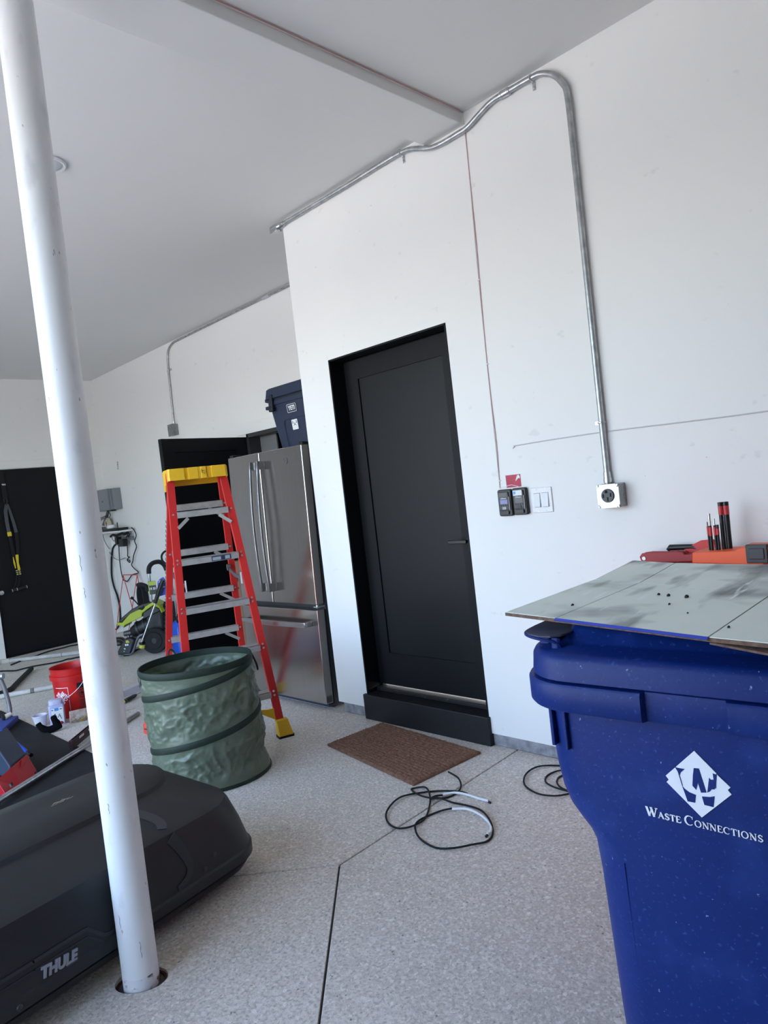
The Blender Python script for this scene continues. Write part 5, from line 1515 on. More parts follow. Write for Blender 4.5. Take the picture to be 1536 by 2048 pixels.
    # black cables on the floor
    for P, lab in (([(2.05, 8.16), (2.128, 8.080), (2.177, 7.998), (2.227, 7.903), (2.308, 7.905), (2.401, 7.90), (2.471, 7.87), (2.566, 7.82), (2.640, 7.80), (2.720, 7.83), (2.742, 7.80), (2.811, 7.79), (2.95, 7.70)], 'black cord wandering over the floor in front of the white pipe'),
                   ([(2.30, 8.30), (2.392, 8.37), (2.495, 8.42), (2.591, 8.47), (2.720, 8.56), (2.840, 8.60), (2.969, 8.60), (3.046, 8.62), (3.16, 8.56)], 'black cord with thick sleeve along the bottom of the black door')):
        o = MB().tube(smooth_path([(x, y, 0.008) for x, y in P], 4), 0.0075, 8).build('floor_cord', M_BLACKMATTE)
        tag(o, lab, 'cord')
    o = MB().tube(smooth_path([(x, y, 0.026) for x, y in ((1.62, 6.93), (1.760, 6.900), (1.837, 6.915), (1.905, 6.97), (1.990, 7.12), (2.137, 7.384), (2.316, 7.70))], 4), 0.022, 12).build('foam_tube', M_BLACKMATTE)
    tag(o, 'thick black foam tube bent across the floor behind the pvc pipe', 'tube')
    # grey pole and spirit level
    a, b = Vector((0.70, 3.93, 0.050)), Vector((2.175, 5.008, 0.0168))
    t = thing('metal_pole', 'long thin grey metal pole lying across the rubber mat', 'pole', (1.4, 4.5, 0.012))
    MB().cyl(a, b, 0.0165).build('tube', M_STEEL, t)
    MB().cyl(b, b + (b - a).normalized() * 0.004, 0.014).build('end_hole', M_BLACKMATTE, t)
    p, q = Vector((1.585, 4.70, 0)), Vector((2.13, 5.26, 0))
    d_ = (q - p).normalized()
    n_ = Vector((-d_.y, d_.x, 0))
    M = frame(p, d_, n_)
    t = thing('spirit_level', 'dark red box-section spirit level lying beside the metal pole', 'level', (1.75, 4.87, 0.012))
    lm = mat('dark_maroon', (52, 20, 22), 0.45)
    L_ = (q - p).length
    MB().box((0, -0.012, 0.013), (L_, -0.006, 0.068), M).box((0, 0.006, 0.013), (L_, 0.012, 0.068), M).box((0, -0.012, 0.036), (L_, 0.012, 0.044), M).box((0, -0.013, 0.0125), (0.012, 0.013, 0.068), M).build('body', lm, t, smooth=0, bevel=0.001)
    MB().box((0.10, -0.0135, 0.046), (0.17, -0.0115, 0.060), M).box((0.24, -0.0135, 0.046), (0.27, -0.0115, 0.060), M).build('vial_window', M_LAB, t, smooth=0)
    # white aluminium channel, blue piece, screwdriver, red puck
    p, q = Vector((2.315, 5.60, 0)), Vector((2.80, 5.80, 0))
    d_ = (q - p).normalized()
    M = frame(p, d_, Vector((-d_.y, d_.x, 0)))
    L_ = (q - p).length
    o = MB().box((0, -0.004, 0.0), (L_, 0.0, 0.052), M).box((0, 0.0, 0.048), (L_, 0.075, 0.052), M).box((0, 0.071, 0), (L_, 0.075, 0.05), M).box((0, -0.030, 0.0), (L_, 0.0, 0.004), M).build('metal_channel', mat('white_channel', (206, 204, 214), 0.5), smooth=0)
    tag(o, 'short white metal channel on the floor between post and green bag', 'channel')
    o = MB().box((0, 0.10, 0), (0.12, 0.16, 0.055), M).box((-0.05, 0.11, 0.055), (0.13, 0.15, 0.062), M).build('blue_block', mat('navy_block', (36, 40, 78), 0.6), smooth=0, bevel=0.003)
    tag(o, 'small navy block behind the white metal channel', 'block')
    t = thing('screwdriver', 'screwdriver with black handle lying before the white channel', 'screwdriver', (2.36, 5.47, 0))
    p, q = Vector((2.255, 5.415, 0.022)), Vector((2.395, 5.505, 0.022))
    d_ = (q - p).normalized()
    MB().tube([p, p + d_ * 0.01, q - d_ * 0.03, q], [0.014, 0.017, 0.016, 0.010], 12).build('handle', M_BLACKPL, t)
    MB().tube([q, q + d_ * 0.22], 0.0045, 8).build('blade', M_STEEL, t)
    MB().tube([p - d_ * 0.004, p + d_ * 0.018], [0.012, 0.0176], 12).build('yellow_end', mat('yellow_end', (190, 170, 50), 0.5), t)
    t = thing('red_puck', 'round orange red plastic puck on the floor beside the green bag', 'puck', (2.085, 4.545, 0))
    pc = Vector((2.085, 4.545, 0))
    pm = mat('orange_red_plastic', (226, 84, 62), 0.5)
    MB().lathe([(0.0, 0.0), (0.078, 0.0), (0.080, 0.004), (0.080, 0.026), (0.077, 0.029)], pc, 36).lathe([(0.077, 0.035), (0.080, 0.038), (0.080, 0.052), (0.070, 0.068), (0.040, 0.076), (0.0, 0.078)], pc, 36).build('body', pm, t)
    MB().lathe([(0.0765, 0.028), (0.0765, 0.036)], pc, 36).build('groove', M_BLACKMATTE, t)
    # blue foam slab, bent tubular leg, wedge and blue tube at the left edge
    o = MB().prism([(1.08, 5.70), (1.395, 5.49), (1.615, 5.812), (1.30, 6.03)], 0.0125, 0.055).build('foam_slab', mat('blue_foam', (52, 70, 140), 0.85), smooth=0, bevel=0.006)
    tag(o, 'blue foam slab on the corner of the rubber mat', 'slab')
    t = thing('folding_stand', 'bent grey tubular metal leg with white foot standing on the blue foam', 'stand', (1.535, 5.80, 0.055))
    gm = mat('grey_tube_paint', (122, 120, 122), 0.45, metal=0.3)
    f0 = Vector((1.530, 5.785, 0.075))
    tp = [f0, Vector((1.560, 5.80, 0.12)), Vector((1.545, 5.83, 0.30)), Vector((1.505, 5.86, 0.42)), Vector((1.42, 5.93, 0.50)), Vector((1.30, 6.02, 0.53))]
    MB().tube(smooth_path(tp, 5), 0.016, 12).build('tube', gm, t)
    MB().tube([tp[2] + Vector((0.0, 0, 0.07)), Vector((1.40, 5.94, 0.34)), Vector((1.25, 6.05, 0.33))], 0.013, 10).build('cross_tube', gm, t)
    MB().cyl(Vector((1.55, 5.81, 0.372)), Vector((1.51, 5.85, 0.372)), 0.022, n=14).build('clamp_bolt', M_STEEL, t)
    fr = MB().tube([f0 + Vector((-0.02, 0.0, -0.002)), f0 + Vector((0.03, 0.0, 0.014))], [0.020, 0.016], 14)
    fr.build('foot_cap', mat('cap_bone', (205, 196, 178), 0.5), t)
    MB().tube([f0 + Vector((-0.034, 0, 0.000)), f0 + Vector((-0.016, 0.0, 0.0))], [0.019, 0.021], 14).build('rubber_foot', M_BLACKMATTE, t)
    # red and slate wedge
    t = thing('plastic_wedge', 'red and slate blue plastic wedge lying on the rubber mat', 'wedge', (1.0, 4.45, 0.012))
    A = [Vector((1.165, 4.290, 0.015)), Vector((1.300, 4.450, 0.018))]      # nose edge on the mat
    ax = Vector((-0.34, 0.94, 0)).normalized()                              # runs up and away along the frame edge
    ax = Vector((-0.05, 0.42, 0)).normalized()
    sd = Vector((-0.74, -0.10, 0))
    def Wp(k, s_, z): return A[0].lerp(A[1], s_) + ax * k + Vector((0, 0, z))
    red = mat('crimson_plastic', (176, 14, 34), 0.4)
    slate = mat('slate_plastic', (40, 54, 74), 0.5)
    w = MB()
    n0, n1 = Wp(0, 0, 0), Wp(0, 1, 0)
    r0, r1 = Wp(0.12, -0.02, 0.10), Wp(0.12, 1.0, 0.095)
    b0_, b1_ = Wp(0.16, -0.35, 0.0), Wp(0.16, 1.0, 0.0)
    l0 = Wp(0.02, -0.7, 0.03)
    w.add([n0, n1, r1, r0, Wp(0.12, 0, 0), Wp(0.12, 1, 0)], [(0, 1, 2, 3), (0, 3, 4), (1, 5, 2), (0, 4, 5, 1), (4, 3, 2, 5)])
    w.add([n0, r0, Wp(0.14, -0.75, 0.09), Wp(0.05, -0.75, 0.03), Wp(0.14, -0.75, 0), Wp(0.14, 0, 0)], [(0, 3, 2, 1), (0, 5, 4, 3), (3, 4, 2), (4, 5, 1, 2), (0, 1, 5)])
    w.build('red_nose', red, t, smooth=0, bevel=0.003)
    MB().prism([(0.10, 0.012), (0.13, 0.05), (0.135, 0.12), (0.11, 0.14)], 0.0, 0.003, frame(Wp(0.0, 0.35, 0.012), (r0 - n0), (n1 - n0))).build('nose_rib', red, t, smooth=0)
    s = MB()
    u0, u1 = Wp(0.34, -0.05, 0.25), Wp(0.34, 0.98, 0.24)
    s.add([r0, r1, u1, u0, Wp(0.36, 0, 0.02), Wp(0.36, 1, 0.02), Wp(0.17, 0, 0.02), Wp(0.17, 1, 0.02)], [(0, 1, 2, 3), (3, 2, 5, 4), (0, 3, 4, 6), (1, 7, 5, 2), (6, 4, 5, 7), (0, 6, 7, 1)])
    s.build('slate_body', slate, t, smooth=0, bevel=0.012, seg=3)
    MB().box((0.055, 0.006, 0.004), (0.075, 0.020, 0.014), frame(Wp(0, 0.55, 0), (n1 - n0), (r0 - n0))).box((-0.06, 0.05, 0.0), (-0.035, 0.07, 0.012), frame(Wp(0, -0.2, 0.01), (n1 - n0), (r0 - n0))).build('black_stud', M_BLACKPL, t, smooth=0)
    t = thing('blue_tube', 'blue tube with black end lying beside the red and slate wedge', 'tube', (1.37, 4.85, 0.02))
    p, q = Vector((1.365, 4.830, 0.046)), Vector((1.30, 5.50, 0.20))
    MB().tube([p, q], 0.011, 12).build('tube', mat('royal_blue_tube', (20, 62, 178), 0.4), t)
    MB().tube([p + (p - q).normalized() * 0.05, p], 0.013, 12).build('black_end', M_BLACKMATTE, t)
small_floor_things()

# ------------------------------------------------------------------ straps on the back door
def straps():
    y = YC + 0.03
    t = thing('exercise_strap', 'black and yellow suspension trainer strap hanging on the black back door', 'strap', (2.62, y, 0.74))
    web = mat('black_webbing', (13, 13, 15), 0.8)
    gw = mat('grey_webbing', (74, 76, 80), 0.8)
    ye = mat('yellow_webbing', (214, 186, 40), 0.7)
    P = lambda x, z, d=0.0: Vector((x, y - 0.012 - d, z))
    N = (0, -1, 0)
    MB().ribbon([P(2.612, 2.12), P(2.618, 1.99), P(2.622, 1.86), P(2.626, 1.76)], 0.045, 0.006, N).build('anchor_strap', web, t, smooth=0)
    text_mb('TRX', 0.022, frame(P(2.624, 1.965, 0.0068), (1, 0, 0), (0, 0, 1)), 0.0004, 0.001).build('strap_lettering', M_PRINT, t, smooth=0)
    MB().tube([P(2.600, 1.80, 0.01), P(2.604, 1.76, 0.02), P(2.622, 1.73, 0.012), P(2.636, 1.77, 0.016), P(2.63, 1.80, 0.01)], 0.006, 8).build('carabiner', M_BLACKPL, t)
    MB().ribbon([P(2.630, 1.74), P(2.607, 1.66), P(2.605, 1.55), P(2.612, 1.42)], 0.038, 0.006, N).build('grey_web', gw, t, smooth=0)
    MB().ribbon([P(2.640, 1.74), P(2.652, 1.66), P(2.675, 1.52), P(2.690, 1.405)], [0.012, 0.026, 0.034, 0.036], 0.006, (0.2, -1, 0)).build('grey_web', gw, t, smooth=0)
    MB().ribbon([P(2.614, 1.42, 0.002), P(2.616, 1.372, 0.002)], 0.044, 0.007, N).build('yellow_buckle', ye, t, smooth=0)
    MB().ribbon([P(2.617, 1.372), P(2.624, 1.25), P(2.632, 1.13)], 0.034, 0.007, N).build('black_web', web, t, smooth=0)
    MB().ribbon([P(2.690, 1.405), P(2.685, 1.25), P(2.672, 1.15)], 0.034, 0.007, N).build('black_web', web, t, smooth=0)
    MB().ribbon([P(2.664, 1.150), P(2.662, 1.05), P(2.668, 0.975)], [0.034, 0.022, 0.028], 0.006, N).build('yellow_grip_strap', ye, t, smooth=0)
    MB().ribbon([P(2.622, 1.130), P(2.626, 1.06), P(2.632, 0.995)], [0.006, 0.018, 0.010], 0.006, N).build('yellow_grip_strap', ye, t, smooth=0)
    b = MB()
    for x in (2.640, 2.668):
        for k in range(3):
            b.box((x - 0.009 + 0.002 * k, y - 0.022, 0.962 - 0.022 * k), (x + 0.009 + 0.002 * k, y - 0.012, 0.974 - 0.022 * k))
    b.build('grip_stitch', mat('pale_yellow', (190, 184, 110), 0.7), t, smooth=0)
    for x0, x1 in ((2.632, 2.585), (2.662, 2.625)):
        MB().ribbon([P(x0, 0.91), P(x0 - 0.012, 0.84), P(x1, 0.765)], 0.022, 0.005, N).build('foot_loop', web, t, smooth=0)
    h = MB().cyl(P(2.555, 0.750, 0.02), P(2.625, 0.757, 0.02), 0.016, n=16).cyl(P(2.632, 0.757, 0.02), P(2.722, 0.766, 0.02), 0.016, n=16)
    h.build('foam_handle', M_BLACKMATTE, t)
    r = MB()
    for x, z in ((2.560, 0.7505), (2.612, 0.7555), (2.718, 0.766)):
        r.cyl(P(x - 0.004, z - 0.0005, 0.02), P(x + 0.004, z + 0.0005, 0.02), 0.0175, n=16)
    r.build('handle_ring', mat('pale_ring', (150, 150, 152), 0.4), t)
straps()

# ------------------------------------------------------------------ wiring corner on the recess wall
def wiring():
    X = XB
    def cp(y, z, d=0.0):
        """point on the recess wall, or on the back wall where it would run past the corner"""
        x = X - 0.012 - d
        if y > YC - 0.015:
            s = (YC - 0.015 - d) / y
            return Vector((x * s, y * s, 1.45 + (z - 1.45) * s))
        return Vector((x, y, z))
    t = thing('utility_enclosure', 'grey plastic utility box high on the wall in the corner', 'box', (X, 8.57, 1.54))
    y0, y1, z0, z1 = 8.36, 8.79, 1.545, 1.800
    MB().box((X - 0.10, y0, z0), (X, y1, z1)).build('body', M_GREYBOX, t, smooth=0, bevel=0.008)
    MB().box((X - 0.125, y0 + 0.10, z0 - 0.004), (X - 0.098, y1 + 0.006, z1 + 0.004)).build('cover', M_GREYBOX, t, smooth=0, bevel=0.008)
    MB().box((X - 0.115, y0 + 0.045, z0), (X - 0.098, y0 + 0.075, z1)).build('cover_rib', M_GREYBOX, t, smooth=0, bevel=0.004)
    MB().cyl((X - 0.130, 8.63, 1.655), (X - 0.124, 8.63, 1.655), 0.010, n=10).build('latch_screw', mat('latch_dark', (70, 74, 76), 0.5), t)
    MB().box((X - 0.09, 8.50, z0 - 0.018), (X - 0.03, 8.56, z0)).build('cable_gland', M_BLACKPL, t, smooth=0)
    # shelf and what stands on it
    o = MB().box((X - 0.20, 8.10, 1.268), (X, 8.80, 1.286)).box((X - 0.012, 8.10, 1.18), (X, 8.80, 1.268)).build('wall_shelf', M_WHITEPL, smooth=0, bevel=0.002)
    tag(o, 'small white wall shelf in the corner carrying the network gear', 'shelf')
    t = thing('network_router', 'flat black router with upright aerial on the white corner shelf', 'router', (X - 0.1, 8.42, 1.286))
    MB().box((X - 0.18, 8.20, 1.287), (X - 0.04, 8.62, 1.318)).build('case', M_BLACKPL, t, smooth=0, bevel=0.004)
    MB().cyl((X - 0.06, 8.44, 1.318), (X - 0.06, 8.44, 1.385), 0.006, n=8).build('aerial', M_BLACKPL, t)
    o = MB().lathe([(0.0, 0.0), (0.05, 0.0), (0.055, 0.01), (0.048, 0.04), (0.0, 0.046)], (X - 0.09, 8.55, 1.319), 24).build('white_hub', M_WHITEPL)
    tag(o, 'low round white network hub on top of the black router', 'hub')
    t = thing('cord_reel', 'round reel of beige cord on the white corner shelf', 'reel', (X - 0.06, 8.72, 1.286))
    for k, r in enumerate((0.068, 0.054, 0.040)):
        MB().tube([(X - 0.05 - 0.012 * k, 8.715 + math.cos(a) * r, 1.375 + math.sin(a) * r) for a in [2 * PI * i / 22 for i in range(22)]], 0.011, 8, closed=True).build('cord_turn', mat('beige_cord', (196, 182, 160), 0.7), t)
    o = MB().box((X - 0.16, 8.70, 1.286), (X - 0.10, 8.795, 1.345)).build('plug_adapter', mat('adapter_grey', (96, 96, 98), 0.5), smooth=0, bevel=0.004)
    tag(o, 'grey plug adapter at the corner end of the white shelf', 'adapter')
    t = thing('power_strip', 'grey power strip with black plugs mounted under the white shelf', 'power strip', (X - 0.02, 8.32, 1.15))
    MB().box((X - 0.05, 8.13, 1.155), (X - 0.012, 8.50, 1.205)).build('strip', mat('strip_grey2', (110, 111, 114), 0.5), t, smooth=0, bevel=0.004)
    for ya, yb, zz in ((8.24, 8.36, 1.09), (8.40, 8.46, 1.12)):
        MB().box((X - 0.11, ya, zz), (X - 0.05, yb, zz + 0.09)).build('plug', M_BLACKPL, t, smooth=0, bevel=0.004)
    mb = MB().tube(smooth_path([(X - 0.08, 8.13, 1.25), (X - 0.10, 8.20, 1.235), (X - 0.08, 8.30, 1.245), (X - 0.10, 8.42, 1.225), (X - 0.08, 8.55, 1.235), (X - 0.09, 8.62, 1.215)], 4), [0.016] * 20 + [0.010], 8)
    mb.tube(smooth_path([(X - 0.07, 8.11, 1.24), (X - 0.08, 8.13, 1.20), (X - 0.07, 8.17, 1.22), (X - 0.08, 8.20, 1.195)], 4), 0.008, 6)
    tag(mb.build('cable_bundle', M_BLACKMATTE), 'black cable bundle stuffed under the white shelf above the strip', 'cables')
    mb = MB()
    for k in range(4):
        mb.tube([(X - 0.075 - 0.006 * k, 8.52 + math.cos(a) * (0.085 - 0.012 * k), 1.195 + math.sin(a) * (0.042 - 0.006 * k)) for a in [2 * PI * i / 18 for i in range(18)]], 0.005, 6, closed=True)
    tag(mb.build('cable_coil', mat('pale_cable', (168, 168, 170), 0.6)), 'pale grey cable coil hanging beneath the white shelf', 'cable')
    offs = iter([0.0, 0.024, 0.012, 0.030, 0.034, 0.010, 0.034, 0.052, 0.0, 0.0])
    def cable(name, pts, r, m, lab, k=4):
        off = next(offs)
        tag(MB().tube(smooth_path([cp(p[0], p[1], off) for p in pts], k), r, 8).build(name, m), lab, 'cable')
    cable('black_hose', [(8.544, 1.133), (8.680, 1.109), (8.765, 1.069), (8.80, 1.020), (8.842, 0.950), (8.867, 0.879), (8.877, 0.851), (8.909, 0.719), (8.887, 0.588), (8.819, 0.458), (8.790, 0.328), (8.81, 0.196), (8.856, 0.108), (8.936, 0.043), (9.001, 0.012)], 0.011, M_BLACKMATTE, 'thick black cable running down the wall corner to the floor')
    cable('charging_cable', [(8.568, 1.134), (8.535, 1.085), (8.547, 1.016), (8.562, 0.913), (8.558, 0.761), (8.526, 0.672), (8.471, 0.663), (8.432, 0.651), (8.357, 0.687), (8.259, 0.738), (8.087, 0.764), (8.182, 0.813), (8.245, 0.857), (8.20, 0.90), (8.153, 0.977), (8.052, 1.075), (8.084, 1.142), (8.022, 1.207), (8.061, 1.274), (8.125, 1.305)], 0.006, M_BLACKMATTE, 'thin black cord looping down the wall from the shelf')
    cable('knotted_cord', [(8.320, 1.101), (8.331, 1.013), (8.346, 0.959), (8.303, 0.952), (8.354, 0.932), (8.375, 0.912), (8.322, 0.885), (8.301, 0.905), (8.350, 0.919)], 0.006, M_BLACKMATTE, 'short black cord tied in a bow below the plugs')
    gc = mat('grey_cable', (92, 92, 94), 0.6)
    cable('grey_cable', [(8.943, 1.249), (8.923, 1.178), (8.861, 1.106), (8.800, 1.062)], 0.004, gc, 'thin grey cable from the shelf end into the corner')
    cable('grey_cable', [(8.805, 1.020), (8.738, 0.970), (8.651, 0.934), (8.543, 0.923), (8.430, 0.936), (8.365, 0.946)], 0.004, gc, 'thin grey cable sagging between thick cable and bow knot')
    cable('grey_lead', [(8.744, 1.543), (8.80, 1.484), (8.90, 1.40), (8.950, 1.363)], 0.015, gc, 'thick grey lead dropping from the utility box')
    cable('grey_lead', [(8.698, 1.534), (8.632, 1.481), (8.709, 1.444), (8.839, 1.450), (8.999, 1.426)], 0.006, gc, 'grey lead curling below the utility box toward the post')
    cable('grey_lead', [(9.006, 1.515), (8.903, 1.460), (8.765, 1.474), (8.666, 1.504), (8.682, 1.533)], 0.006, gc, 'grey lead crossing the other leads below the utility box')
    cable('black_lead', [(9.05, 1.795), (8.985, 1.772), (8.916, 1.747), (8.83, 1.710)], 0.011, M_BLACKMATTE, 'black lead entering the upper side of the utility box')
    cable('black_lead', [(9.05, 1.602), (9.005, 1.600), (8.913, 1.591), (8.83, 1.572)], 0.008, M_BLACKMATTE, 'black lead entering the lower side of the utility box')
    # wire sign frame leaning on the wall
    t = thing('wire_sign_frame', 'thin red wire sign stand leaning on the wall by the washer', 'stand', (X - 0.1, 8.3, 0))
    rw = mat('red_wire', (196, 60, 50), 0.5)
    A, B_ = Vector((X - 0.060, 8.456, 0.739)), Vector((X - 0.060, 8.079, 0.743))
    def dn(p, y, z):
        k = (p.z - z)
        return Vector((X - 0.02 - k * 0.16, y, z))
    for n_, pts in (('top_bar', [A, B_]), ('long_leg', [A, Vector((X - 0.14, 8.70, 0.02))]), ('long_leg', [B_, Vector((X - 0.14, 7.80, 0.02))]), ('cross_leg', [A + Vector((-0.004, 0, 0)), Vector((X - 0.15, 8.00, 0.03))]), ('cross_leg', [B_ + Vector((0, -0.002, 0)), Vector((X - 0.135, 8.36, 0.03))])):
        MB().tube(pts, 0.005, 6).build(n_, rw, t)
    # small marks on the wall
    o = MB().ribbon([(X - 0.0012, 8.345, 2.115), (X - 0.0012, 8.355, 2.02)], 0.035, 0.001, (-1, 0, 0)).build('paper_tag', mat('tag_marks', (196, 194, 192), 0.8, marks=[((80, 78, 76), 60, 0.52, 0.6)]), smooth=0)
    tag(o, 'small scribbled paper tag stuck on the wall above the utility box', 'tag')
wiring()

# ------------------------------------------------------------------ pressure washer
def washer():
    o = Vector((3.29, 7.24, 0))
    e = Vector((0.715, -0.70, 0)).normalized()     # right in view
    b = Vector((0.70, 0.715, 0)).normalized()      # away
    t = thing('pressure_washer', 'black and lime green pressure washer with upright handle by the recess wall', 'washer', o)
    P = lambda a, z, d=0.0: o + e * a + b * d + Vector((0, 0, z))
    lime = mat('lime_green_plastic', (160, 174, 34), 0.45)
    dk = mat('washer_black', (26, 27, 30), 0.5)
    gr = mat('washer_charcoal', (50, 50, 52), 0.5)
    ft = mat('grey_frame_tube', (108, 110, 116), 0.4, metal=0.5)
    MV = frame(o, e, (0, 0, 1))                    # prism in view plane, extruded toward the camera (-b)
    # frame
    for d in (-0.13, 0.13):
        MB().tube(smooth_path([P(-0.20, 0.035, d), P(-0.13, 0.016, d), P(-0.07, 0.03, d), P(0.0, 0.16, d), P(0.05, 0.20, d), P(0.16, 0.205, d), P(0.24, 0.19, d)], 5), 0.015, 10).build('frame_tube', ft, t)
    MB().tube([P(-0.20, 0.035, -0.13), P(-0.235, 0.035, -0.10), P(-0.235, 0.035, 0.10), P(-0.20, 0.035, 0.13)], 0.015, 10).build('frame_tube', ft, t)
    MB().box((-0.16, 0.0, -0.15), (-0.10, 0.014, 0.15), MV).build('frame_foot', M_BLACKMATTE, t, smooth=0, bevel=0.003)
    MB().box((-0.08, 0.16, -0.11), (0.22, 0.185, 0.11), MV).build('frame_deck', dk, t, smooth=0)
    for d in (-0.17, 0.17):
        w = MB().lathe([(0.03, -0.028), (0.085, -0.028), (0.09, -0.02), (0.128, -0.026), (0.135, -0.012), (0.135, 0.012), (0.128, 0.026), (0.09, 0.02), (0.085, 0.028), (0.03, 0.028)], P(0.19, 0.136, d), 28, Matrix.Rotation(PI / 2, 3, 'Y') if False else frame((0, 0, 0), e, (0, 0, 1)).to_3x3(), closed=True)
        wh = w.build('wheel', M_BLACKMATTE, t)
        MB().cyl(P(0.19, 0.136, d - 0.02), P(0.19, 0.136, d + 0.02), 0.034).build('wheel_hub', M_BLACKPL, wh)
    # motor and pump
    MB().tube([P(-0.09, 0.20, 0), P(-0.07, 0.215, 0), P(0.0, 0.25, 0), P(0.17, 0.31, 0), P(0.20, 0.32, 0)], [0.045, 0.066, 0.078, 0.080, 0.06], 20).build('motor', dk, t)
    MB().tube([P(-0.02, 0.243, 0), P(0.0, 0.25, 0)], 0.086, 20).tube([P(0.06, 0.272, 0), P(0.075, 0.277, 0)], 0.085, 20).build('motor_ring', gr, t)
    MB().tube([P(-0.17, 0.215, -0.02), P(-0.09, 0.22, -0.02)], [0.026, 0.035], 14).tube([P(-0.13, 0.20, -0.02), P(-0.12, 0.13, -0.03)], 0.018, 10).build('pump', mat('pump_alloy', (96, 96, 98), 0.4, metal=0.7), t)
    MB().tube([P(-0.125, 0.15, -0.035), P(-0.125, 0.11, -0.035)], 0.016, 10).build('pump_cap', mat('cap_red', (150, 60, 54), 0.5), t)
    # top cover
    top = [(-0.185, 0.362), (-0.135, 0.405), (-0.03, 0.475), (0.07, 0.515), (0.17, 0.530), (0.20, 0.515), (0.09, 0.468), (-0.02, 0.425), (-0.12, 0.372), (-0.135, 0.345)]
    MB().prism(top, -0.11, 0.11, MV).build('top_cover', mat('cover_black', (34, 34, 34), 0.42), t, smooth=30, bevel=0.012, seg=3)
    lm = [(-0.20, 0.355), (-0.19, 0.325), (-0.145, 0.315), (-0.128, 0.292), (-0.118, 0.318), (0.07, 0.385), (0.082, 0.425), (0.20, 0.492), (0.26, 0.455), (0.28, 0.40), (0.29, 0.41), (0.262, 0.485), (0.20, 0.528), (0.09, 0.475), (0.02, 0.456), (-0.05, 0.430), (-0.115, 0.372), (-0.14, 0.348)]
    MB().prism(lm, -0.118, 0.118, MV).build('green_cowl', lime, t, smooth=30, bevel=0.006)
    MB().prism([(0.08, 0.36), (0.25, 0.42), (0.27, 0.44), (0.21, 0.485), (0.09, 0.425)], -0.114, 0.114, MV).build('side_cover', gr, t, smooth=0, bevel=0.006)
    MB().prism([(0.10, 0.20), (0.27, 0.21), (0.27, 0.44), (0.20, 0.42), (0.10, 0.37)], -0.09, 0.09, MV).build('rear_housing', dk, t, smooth=0, bevel=0.02, seg=3)
    # handle
    for a0, a1, d in ((0.165, 0.10, -0.06), (0.31, 0.30, 0.06)):
        MB().tube([P(a1 + 0.06, 0.30, d), P(a1 + 0.075, 0.60, d), P(a0 + 0.02, 0.84, d)], 0.015, 10).build('handle_tube', M_STEEL, t)
    MB().tube(smooth_path([P(0.182, 0.82, -0.06), P(0.190, 0.885, -0.05), P(0.225, 0.925, -0.02), P(0.28, 0.925, 0.03), P(0.318, 0.885, 0.05), P(0.332, 0.83, 0.06)], 4), 0.024, 12).build('handle_grip', M_BLACKMATTE, t)
    tg = MB().box((0.175, 0.605, 0.10), (0.255, 0.745, 0.104), MV).build('hang_label', mat('label_black', (30, 30, 30), 0.5), t, smooth=0)
    MB().box((0.175, 0.70, 0.104), (0.255, 0.742, 0.1055), MV).box((0.175, 0.605, 0.104), (0.183, 0.742, 0.1055), MV).build('label_green', lime, tg, smooth=0)
    text_mb('15 21', 0.030, frame(P(0.217, 0.665, -0.1062), e, (0, 0, 1)), 0.0004, 0.001).build('label_numbers', M_PRINT, tg, smooth=0)
    tg = MB().prism([(0.262, 0.575), (0.352, 0.590), (0.365, 0.745), (0.345, 0.775), (0.315, 0.765), (0.280, 0.735)], 0.110, 0.114, MV).build('hang_tag', mat('tag_blue', (60, 78, 184), 0.5), t, smooth=0)
    k = MB()
    for z in (0.735, 0.72, 0.672, 0.665):
        k.box((0.29, z, 0.114), (0.352, z + 0.005, 0.1152), MV)
    k.build('tag_print', M_PRINT, tg, smooth=0)
    # looped power cord and hose
    for k in range(4):
        pts = [P(0.075 + 0.012 * k + 0.03 * math.sin(a), 0.585 + 0.125 * math.cos(a), -0.09 + 0.012 * k) for a in [2 * PI * i / 24 for i in range(24)]]
        MB().tube(pts, 0.010, 7, closed=True).build('cord_loop', M_BLACKMATTE, t)
    MB().tube(smooth_path([P(0.06, 0.715, -0.09), P(0.10, 0.72, -0.10), P(0.15, 0.69, -0.09), P(0.155, 0.64, -0.09)], 4), [0.024] * 12 + [0.02], 10).build('cord_tie', M_BLACKMATTE, t)
    MB().tube(smooth_path([P(0.05, 0.475, -0.09), P(0.08, 0.465, -0.10), P(0.11, 0.49, -0.1)], 4), 0.022, 8).build('cord_tie', M_BLACKMATTE, t)
    MB().tube(smooth_path([P(0.055, 0.50, -0.10), P(0.01, 0.565, -0.10), P(-0.02, 0.60, -0.10)], 4), [0.007] * 6 + [0.016] * 3, 8).build('mains_plug', M_BLACKMATTE, t)
    MB().tube(smooth_path([P(0.41, 1.02, 0.0), P(0.36, 1.03, 0.0), P(0.32, 0.99, 0.0), P(0.325, 0.93, 0.0), P(0.38, 0.885, 0.0), P(0.44, 0.86, 0.0)], 5), 0.011, 8).tube(smooth_path([P(0.37, 1.0, 0.03), P(0.40, 0.96, 0.03), P(0.42, 0.92, 0.03)], 4), 0.010, 8).build('hose', M_BLACKMATTE, t)
    MB().tube(smooth_path([P(0.30, 0.50, -0.02), P(0.28, 0.40, 0.0), P(0.33, 0.20, 0.02), P(0.36, 0.06, 0.02), P(0.30, 0.03, 0.02)], 4), 0.014, 8).tube(smooth_path([P(0.36, 0.62, 0.0), P(0.37, 0.40, 0.02), P(0.345, 0.20, 0.03), P(0.35, 0.03, 0.03)], 4), 0.016, 8).build('hose', M_BLACKMATTE, t)
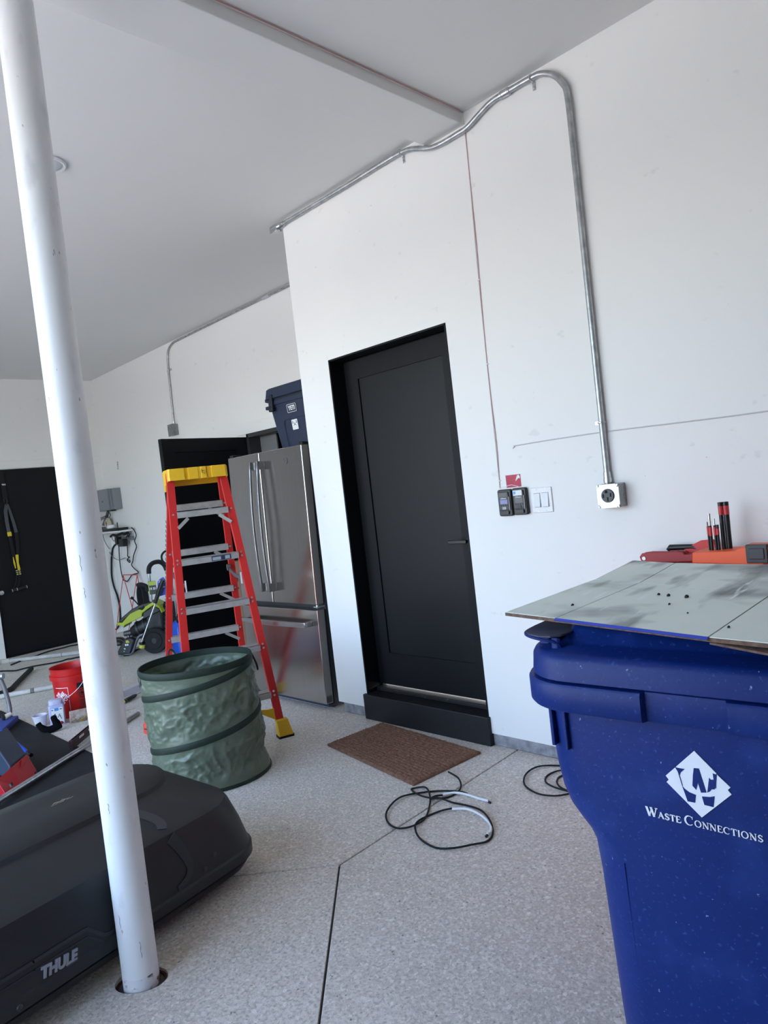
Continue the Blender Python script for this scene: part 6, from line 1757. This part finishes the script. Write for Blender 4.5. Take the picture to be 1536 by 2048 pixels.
    # gun and lance
    g = MB().tube([P(0.36, 0.75, -0.17), P(0.31, 0.66, -0.17), P(0.245, 0.52, -0.17)], [0.024, 0.026, 0.018], 12).build('spray_gun', M_BLACKPL, t)
    MB().tube([P(0.247, 0.525, -0.17), P(0.240, 0.50, -0.17)], 0.013, 10).tube([P(0.242, 0.505, -0.17), P(0.075, 0.155, -0.20)], 0.0075, 8).tube([P(0.085, 0.175, -0.20), P(0.066, 0.135, -0.20)], 0.014, 10).build('lance', M_ZINC, g)
    MB().tube([P(0.070, 0.112, -0.20), P(0.064, 0.078, -0.20)], 0.032, 14).build('nozzle', mat('nozzle_green', (190, 196, 70), 0.5), g)
    MB().tube([P(0.066, 0.14, -0.20), P(0.068, 0.11, -0.20)], 0.026, 12).build('nozzle_holder', M_BLACKPL, g)
    # accessory bag at the front
    bg = [(-0.215, 0.025), (-0.205, 0.065), (-0.12, 0.185), (-0.055, 0.19), (-0.015, 0.16), (-0.06, 0.06), (-0.085, 0.022)]
    q = MB().prism(bg, 0.10, 0.17, MV).build('accessory_bag', dk, t, smooth=0, bevel=0.015, seg=3)
    MB().prism([(-0.10, 0.03), (-0.085, 0.03), (-0.065, 0.08), (-0.045, 0.135), (-0.075, 0.13)], 0.170, 0.1725, MV).build('navy_panel', mat('navy_panel', (28, 36, 72), 0.5), q, smooth=0)
    MB().prism([(-0.108, 0.142), (-0.068, 0.142), (-0.080, 0.168), (-0.105, 0.168)], 0.170, 0.1728, MV).build('yellow_print', mat('yellow_print', (186, 180, 60), 0.6), q, smooth=0)
    k = MB()
    for x, z, w_, h_ in ((-0.118, 0.112, 0.014, 0.020), (-0.098, 0.112, 0.014, 0.020), (-0.135, 0.082, 0.016, 0.008), (-0.128, 0.074, 0.006, 0.014), (-0.142, 0.055, 0.010, 0.006)):
        k.box((x, z, 0.170), (x + w_, z + h_, 0.1728), MV)
    k.build('white_print', M_PRINT, q, smooth=0)
    # neighbours
    j = thing('blue_jug', 'blue plastic jug standing behind the stepladder beside the washer', 'jug', (3.50, 6.72, 0))
    jc = Vector((3.50, 6.72, 0))
    MB().rings([[jc + Vector((x, y, z)) for x, y in rrect(-w, -w * 0.8, w, w * 0.8, 0.03, 4)] for z, w in ((0.0, 0.095), (0.01, 0.105), (0.26, 0.105), (0.31, 0.08), (0.345, 0.035))]).build('jug_body', mat('jug_blue', (24, 82, 186), 0.4), j, smooth=40)
    MB().cyl(jc + Vector((0, 0, 0.345)), jc + Vector((0, 0, 0.385)), 0.036, n=18).build('jug_cap', M_BLACKPL, j)
    MB().tube(smooth_path([jc + Vector((-0.06, -0.05, 0.31)), jc + Vector((-0.09, -0.07, 0.36)), jc + Vector((-0.05, -0.05, 0.40)), jc + Vector((0.0, -0.02, 0.37))], 4), 0.012, 8).build('jug_handle', M_BLACKPL, j)
    for k, (x, y, lab) in enumerate(((3.38, 8.12, 'low black shoe on the floor by the corner, farther one'), (3.30, 7.98, 'low black shoe on the floor by the corner, nearer one'))):
        c = Vector((x, y, 0))
        rs = []
        for z, w, l in ((0.0, 0.040, 0.11), (0.012, 0.046, 0.115), (0.03, 0.044, 0.11), (0.055, 0.034, 0.085), (0.065, 0.022, 0.06)):
            rs.append([c + e * yy + b * xx + Vector((0, 0, z)) for xx, yy in rrect(-w, -l, w, l, w * 0.95, 6)])
        tag(MB().rings(rs).build('shoe', mat('black_leather', (18, 18, 19), 0.4), smooth=60), lab, 'shoe', 'shoes in the corner')
washer()
